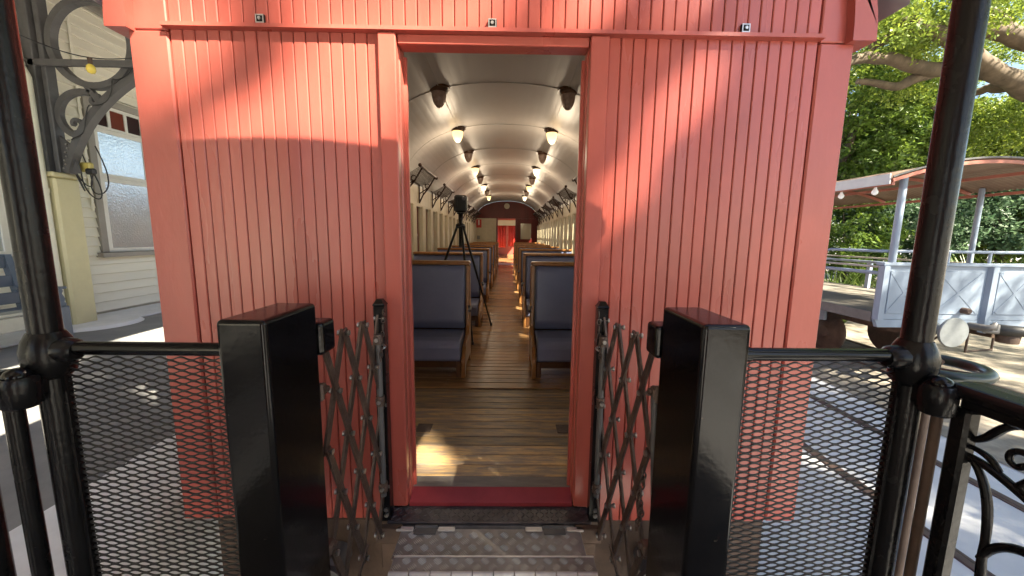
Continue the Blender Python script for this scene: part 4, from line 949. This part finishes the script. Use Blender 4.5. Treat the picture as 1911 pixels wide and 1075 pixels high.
# big spreading tree at the right
t = thing('spreading_tree', 'huge spreading tree with thick pale brown limbs above the wagon at the upper right', 'tree', (17.5, 10.5, 0))
f = MB(); f.tube([(17.5, 10.5, 0), (17.2, 10.4, 2.0), (16.2, 10.2, 4.0), (14.8, 10.0, 5.0)], [.85, .7, .6, .5], 12); trk = part('trunk', f, BARK, t)
def limb(px, Y, r0, r1, yend=None):
    n_ = len(px); pts = [atY(u, v, Y+((yend or Y)-Y)*i/(n_-1)) for i, (u, v) in enumerate(px)]
    out = []
    for i in range(n_-1):
        for k in range(5): out.append(pts[i].lerp(pts[i+1], k/5))
    out.append(pts[-1]); out = [p+Vector((rng.normal()*.03, rng.normal()*.03, rng.normal()*.03)) for p in out]
    out = [out[0]]+[(out[i-1]+out[i]*2+out[i+1])/4 for i in range(1, len(out)-1)]+[out[-1]]
    f = MB(); f.tube(out, [r0+(r1-r0)*i/(len(out)-1) for i in range(len(out))], 10); part('limb', f, BARK, t); return out
LM = []
LM += limb([(2150, 300), (1990, 200), (1911, 165), (1860, 140), (1810, 100), (1765, 70), (1700, 40)], 10, .28, .13, 9)
LM += limb([(2150, 120), (2000, 95), (1911, 75), (1850, 55), (1760, 52), (1690, 62), (1630, 85)], 9.6, .26, .10)
LM += limb([(1860, 140), (1800, 125), (1745, 132), (1715, 125), (1660, 105), (1610, 108), (1570, 120)], 9.8, .20, .10, 9.2)
LM += limb([(1745, 132), (1710, 145), (1670, 162), (1600, 150)], 9.7, .16, .06)
LM += limb([(1900, 160), (1850, 165), (1800, 180), (1740, 200)], 10, .14, .05, 11)
LM += limb([(1700, 50), (1660, 20), (1600, 10), (1500, 0)], 9.2, .12, .05)
LM += limb([(1911, 75), (1850, 20), (1780, -30)], 9.6, .12, .05)
cs = []
for u, v, Yd, n_ in [(1600, 40, 9.5, 8), (1660, 30, 9, 10), (1720, 20, 9.5, 10), (1640, 80, 10, 8), (1700, 95, 10, 6), (1850, 20, 9, 10), (1890, 35, 10, 8), (1780, 60, 10.5, 6), (1720, 160, 10.5, 6), (1680, 120, 10.5, 6), (1880, 240, 11, 12), (1850, 210, 11.5, 8), (1905, 190, 11, 8), (1810, 260, 12, 10), (1840, 115, 11, 2), (1760, 150, 11, 4), (1580, 70, 10, 6)]:
    c = atY(u, v, Yd)
    for k in range(n_): cs.append(c+Vector((rng.normal()*.45, rng.normal()*.7, rng.normal()*.28)))
for k in range(2700):                                  # umbrella canopy above and towards the sun
    x, y = rng.uniform(5.5, 24), rng.uniform(-11.0, 15); z = 8.6+rng.normal()*.55-.02*(x-13)**2
    if x+y > 4.0 and (math.sin(x*1.3)+math.sin(y*1.1+2)+rng.normal()*.6) > -.75: cs.append(Vector((x, y, max(z, 6.9))))
for k in range(420):  # extra unseen clumps, added along the sun path to shade the near ground
    gx, gy, d = rng.uniform(1.9, 5.2), rng.uniform(-.5, 6.5), rng.uniform(5.8, 6.8)
    if gx+gy > 3.9 and math.sin(gx*2.1+gy*1.4) > -.8: cs.append(Vector((gx+d, gy-d, 1.35*d)))
cs = np.array([tuple(c) for c in cs])
V, Fq, tn = leaves(cs, rng.uniform(.32, .66, len(cs)), 150, .050, .5, aspect=.42); np_part('crown', V, Fq, LEAF_L, t, tn)
G = 'trees behind the wagon'
simple_tree('evergreen_tree', 'dense dark green tree beside the right edge of the red carriage', tuple(atY(1600, 235, 13)), (1.9, 1.8, 2.3), 330, 60, .075, LEAF_D, (10.6, 13), G)
simple_tree('evergreen_tree', 'dark leafy tree directly behind the wagon canopy, left of the right roof post', tuple(atY(1690, 260, 14)), (1.9, 1.6, 2.1), 300, 60, .08, LEAF_D, (13.2, 14.3), G)
simple_tree('leafy_tree', 'bright yellow green tree at the right edge above the canopy', tuple(atY(1880, 270, 13.5)), (2.4, 1.8, 1.5), 300, 60, .085, LEAF_L, (17.8, 13.5), G)
simple_tree('evergreen_tree', 'tall dark tree far behind the other trees, beside the red carriage roof', tuple(atY(1640, 270, 18)), (5.5, 2.5, 2.7), 420, 60, .10, LEAF_D, (16.5, 18.5), G)
simple_tree('leafy_tree', 'far green tree behind the bright tree at the right edge', tuple(atY(1850, 330, 19)), (7, 2.5, 3.2), 520, 60, .11, LEAF_D, (22, 19.5), G)
H = 'shrubs behind the wagon'
for i, (u, v, Yd, rx, rz, M, nm) in enumerate([(1580, 440, 10.6, 1.3, 1.2, LEAF_D, 'dark shrub beside the red carriage below the canopy'), (1640, 400, 11, 1.2, .9, LEAF_B, 'blue green feathery shrub left of the grey canopy post'),
        (1730, 420, 11.3, 1.5, 1.2, LEAF_B, 'blue green feathery shrub behind the black roof post at the right'), (1800, 390, 11.4, 1.3, 1.1, LEAF_B, 'pale blue green feathery shrub left of the thin white canopy post'), (1880, 400, 11, 1.5, 1.2, LEAF_B, 'blue green feathery shrub at the right edge below the canopy'),
        (1860, 480, 11.8, 2.2, .9, LEAF_L, 'low yellow green shrub behind the wagon end panel'), (1700, 490, 12, 2.4, .9, LEAF_D, 'low dark shrub behind the wagon hand rail'), (1970, 430, 11, 1.6, 1.5, LEAF_D, 'dark shrub at the extreme right edge')]):
    c = atY(u, v, Yd); simple_tree('garden_shrub', nm, tuple(c), (rx, .9, rz), 170, 60, .055, M, (c.x, c.y), H, .30, 'shrub', .05)
def strap(loc, h, n, label):
    t = thing('strap_leaf_plant', label, 'plant', loc, 'strap leaved plants behind the wagon'); V = []; Fq = []; tn = []
    for k in range(n):
        a = rng.uniform(0, 2*math.pi); L_ = h*rng.uniform(.7, 1.2); out = rng.uniform(.35, .95); w = .022*rng.uniform(.7, 1.2); o_ = len(V); m_ = 6
        for i in range(m_+1):
            u = i/m_; r_ = L_*out*u; z = L_*(u*1.15-.75*out*u*u); cx_, cy_ = math.cos(a), math.sin(a); ww = w*(1-u**2.2)+.001
            for s in (-1, 1): V.append((loc[0]+cx_*r_-cy_*s*ww, loc[1]+cy_*r_+cx_*s*ww, loc[2]+max(z, .02)))
        q = rng.uniform(0, 1)
        for i in range(m_): Fq.append((o_+2*i, o_+2*i+1, o_+2*i+3, o_+2*i+2)); tn.append(q)
    np_part('leaves', np.array(V), np.array(Fq), LEAF_S, t, np.array(tn))
for i, (u, Yd, h, z0, lb) in enumerate([(1590, 9.2, 1.25, .25, 'strap leaved plant beside the carriage edge behind the flat deck'), (1630, 9.8, 1.5, .6, 'arching strap leaved plant just left of the grey canopy post'), (1560, 9.8, 1.5, .5, 'strap leaved plant half hidden by the red carriage'), (1690, 10.0, 1.6, .5, 'strap leaved plant right of the grey canopy post'), (1840, 10, 1.8, .4, 'bright strap leaved plant right of the thin white canopy post'), (1905, 10, 1.8, .4, 'strap leaved plant at the right edge behind the wagon')]):
    p = atY(u, 480, Yd); strap((p.x, p.y, 0.006), h+z0*.6, 130, lb)
# shade tree behind the photographer whose shadow dapples the carriage end
def inpoly(x, y, P):
    c = False; j = len(P)-1
    for i in range(len(P)):
        if (P[i][1] > y) != (P[j][1] > y) and x < (P[j][0]-P[i][0])*(y-P[i][1])/(P[j][1]-P[i][1])+P[i][0]: c = not c
        j = i
    return c
LIT = [[(330, 300), (760, 300), (760, 80), (600, 80), (500, 150), (400, 225), (320, 262)], [(250, 60), (470, 60), (400, 120), (300, 200), (262, 230)], [(540, -60), (1000, -60), (960, 60), (760, 90), (540, 70)], [(220, -60), (420, -60), (380, 60), (220, 60)],
       [(1085, 470), (1110, 395), (1200, 262), (1228, 262), (1185, 345), (1130, 440)], [(1222, 222), (1262, 160), (1315, 100), (1350, 108), (1285, 200), (1250, 240)], [(1112, 290), (1150, 225), (1190, 185), (1180, 220), (1138, 292)], [(1100, 85), (1150, 85), (1112, 165)], [(985, 60), (1110, 60), (1200, -60), (1060, -60)], [(1225, 30), (1290, 30), (1340, -60), (1290, -60)]]
LITW = []
for P_ in LIT: LITW.append([(q.x, q.z) for q in (atY(u, v, 1.54) for u, v in P_)])
# patches that reach floor and steps: given as ground points, traced back to the end-wall plane
for pts in ([(-.50, 2.02, .95), (-.30, 1.94, .95), (-.34, 1.86, .95), (-.50, 1.90, .95)], [(-.50, 1.86, .95), (-.30, 1.80, .95), (-.10, 1.74, .95), (-.14, 1.69, .95), (-.50, 1.76, .95)], [(-.40, 1.52, .91), (-.30, 1.44, .91), (-.36, 1.44, .91), (-.46, 1.52, .91)], [(.14, 1.27, .91), (.33, 1.22, .91), (.34, 1.27, .91)]):
    LITW.append([(p[0]+SUN.x/SUN.y*(1.54-p[1]), p[2]+SUN.z/SUN.y*(1.54-p[1])) for p in pts])
LITW.append([(q[0]+SUN.x/SUN.y*(1.54-.845), q[1]+SUN.z/SUN.y*(1.54-.845)) for q in ((.535, 1.80), (.575, 1.86), (.575, 1.45), (.52, 1.50))])
cs = []
tries = 0
while len(cs) < 7500 and tries < 120000:
    tries += 1
    x, z = rng.uniform(-2.2, 3.4), rng.uniform(-1.6, 4.6)
    if any(inpoly(x+.03*a_, z+.03*b_, P_) for P_ in LITW for a_, b_ in ((0, 0), (1, 0), (-1, 0), (0, 1), (0, -1), (.7, .7), (-.7, .7), (.7, -.7), (-.7, -.7))): continue
    d = rng.uniform(7.5, 10.5); cs.append((x-SUN.x/SUN.y*d, 1.54-d, z-SUN.z/SUN.y*d))
t = thing('shade_tree', 'leafy tree behind the photographer that dapples the carriage end with shade', 'tree', (9.5, -8.5, 0))
V, Fq, tn = leaves(np.array(cs), rng.uniform(.05, .08, len(cs)), 16, .045, 1.0); np_part('crown', V, Fq, LEAF_L, t, tn)
f = MB(); f.tube([(9.5, -8.5, 0), (9.2, -8.2, 5), (10.5, -9, 11), (11.5, -9.8, 16)], [.4, .32, .22, .1], 10); part('trunk', f, BARK, t)
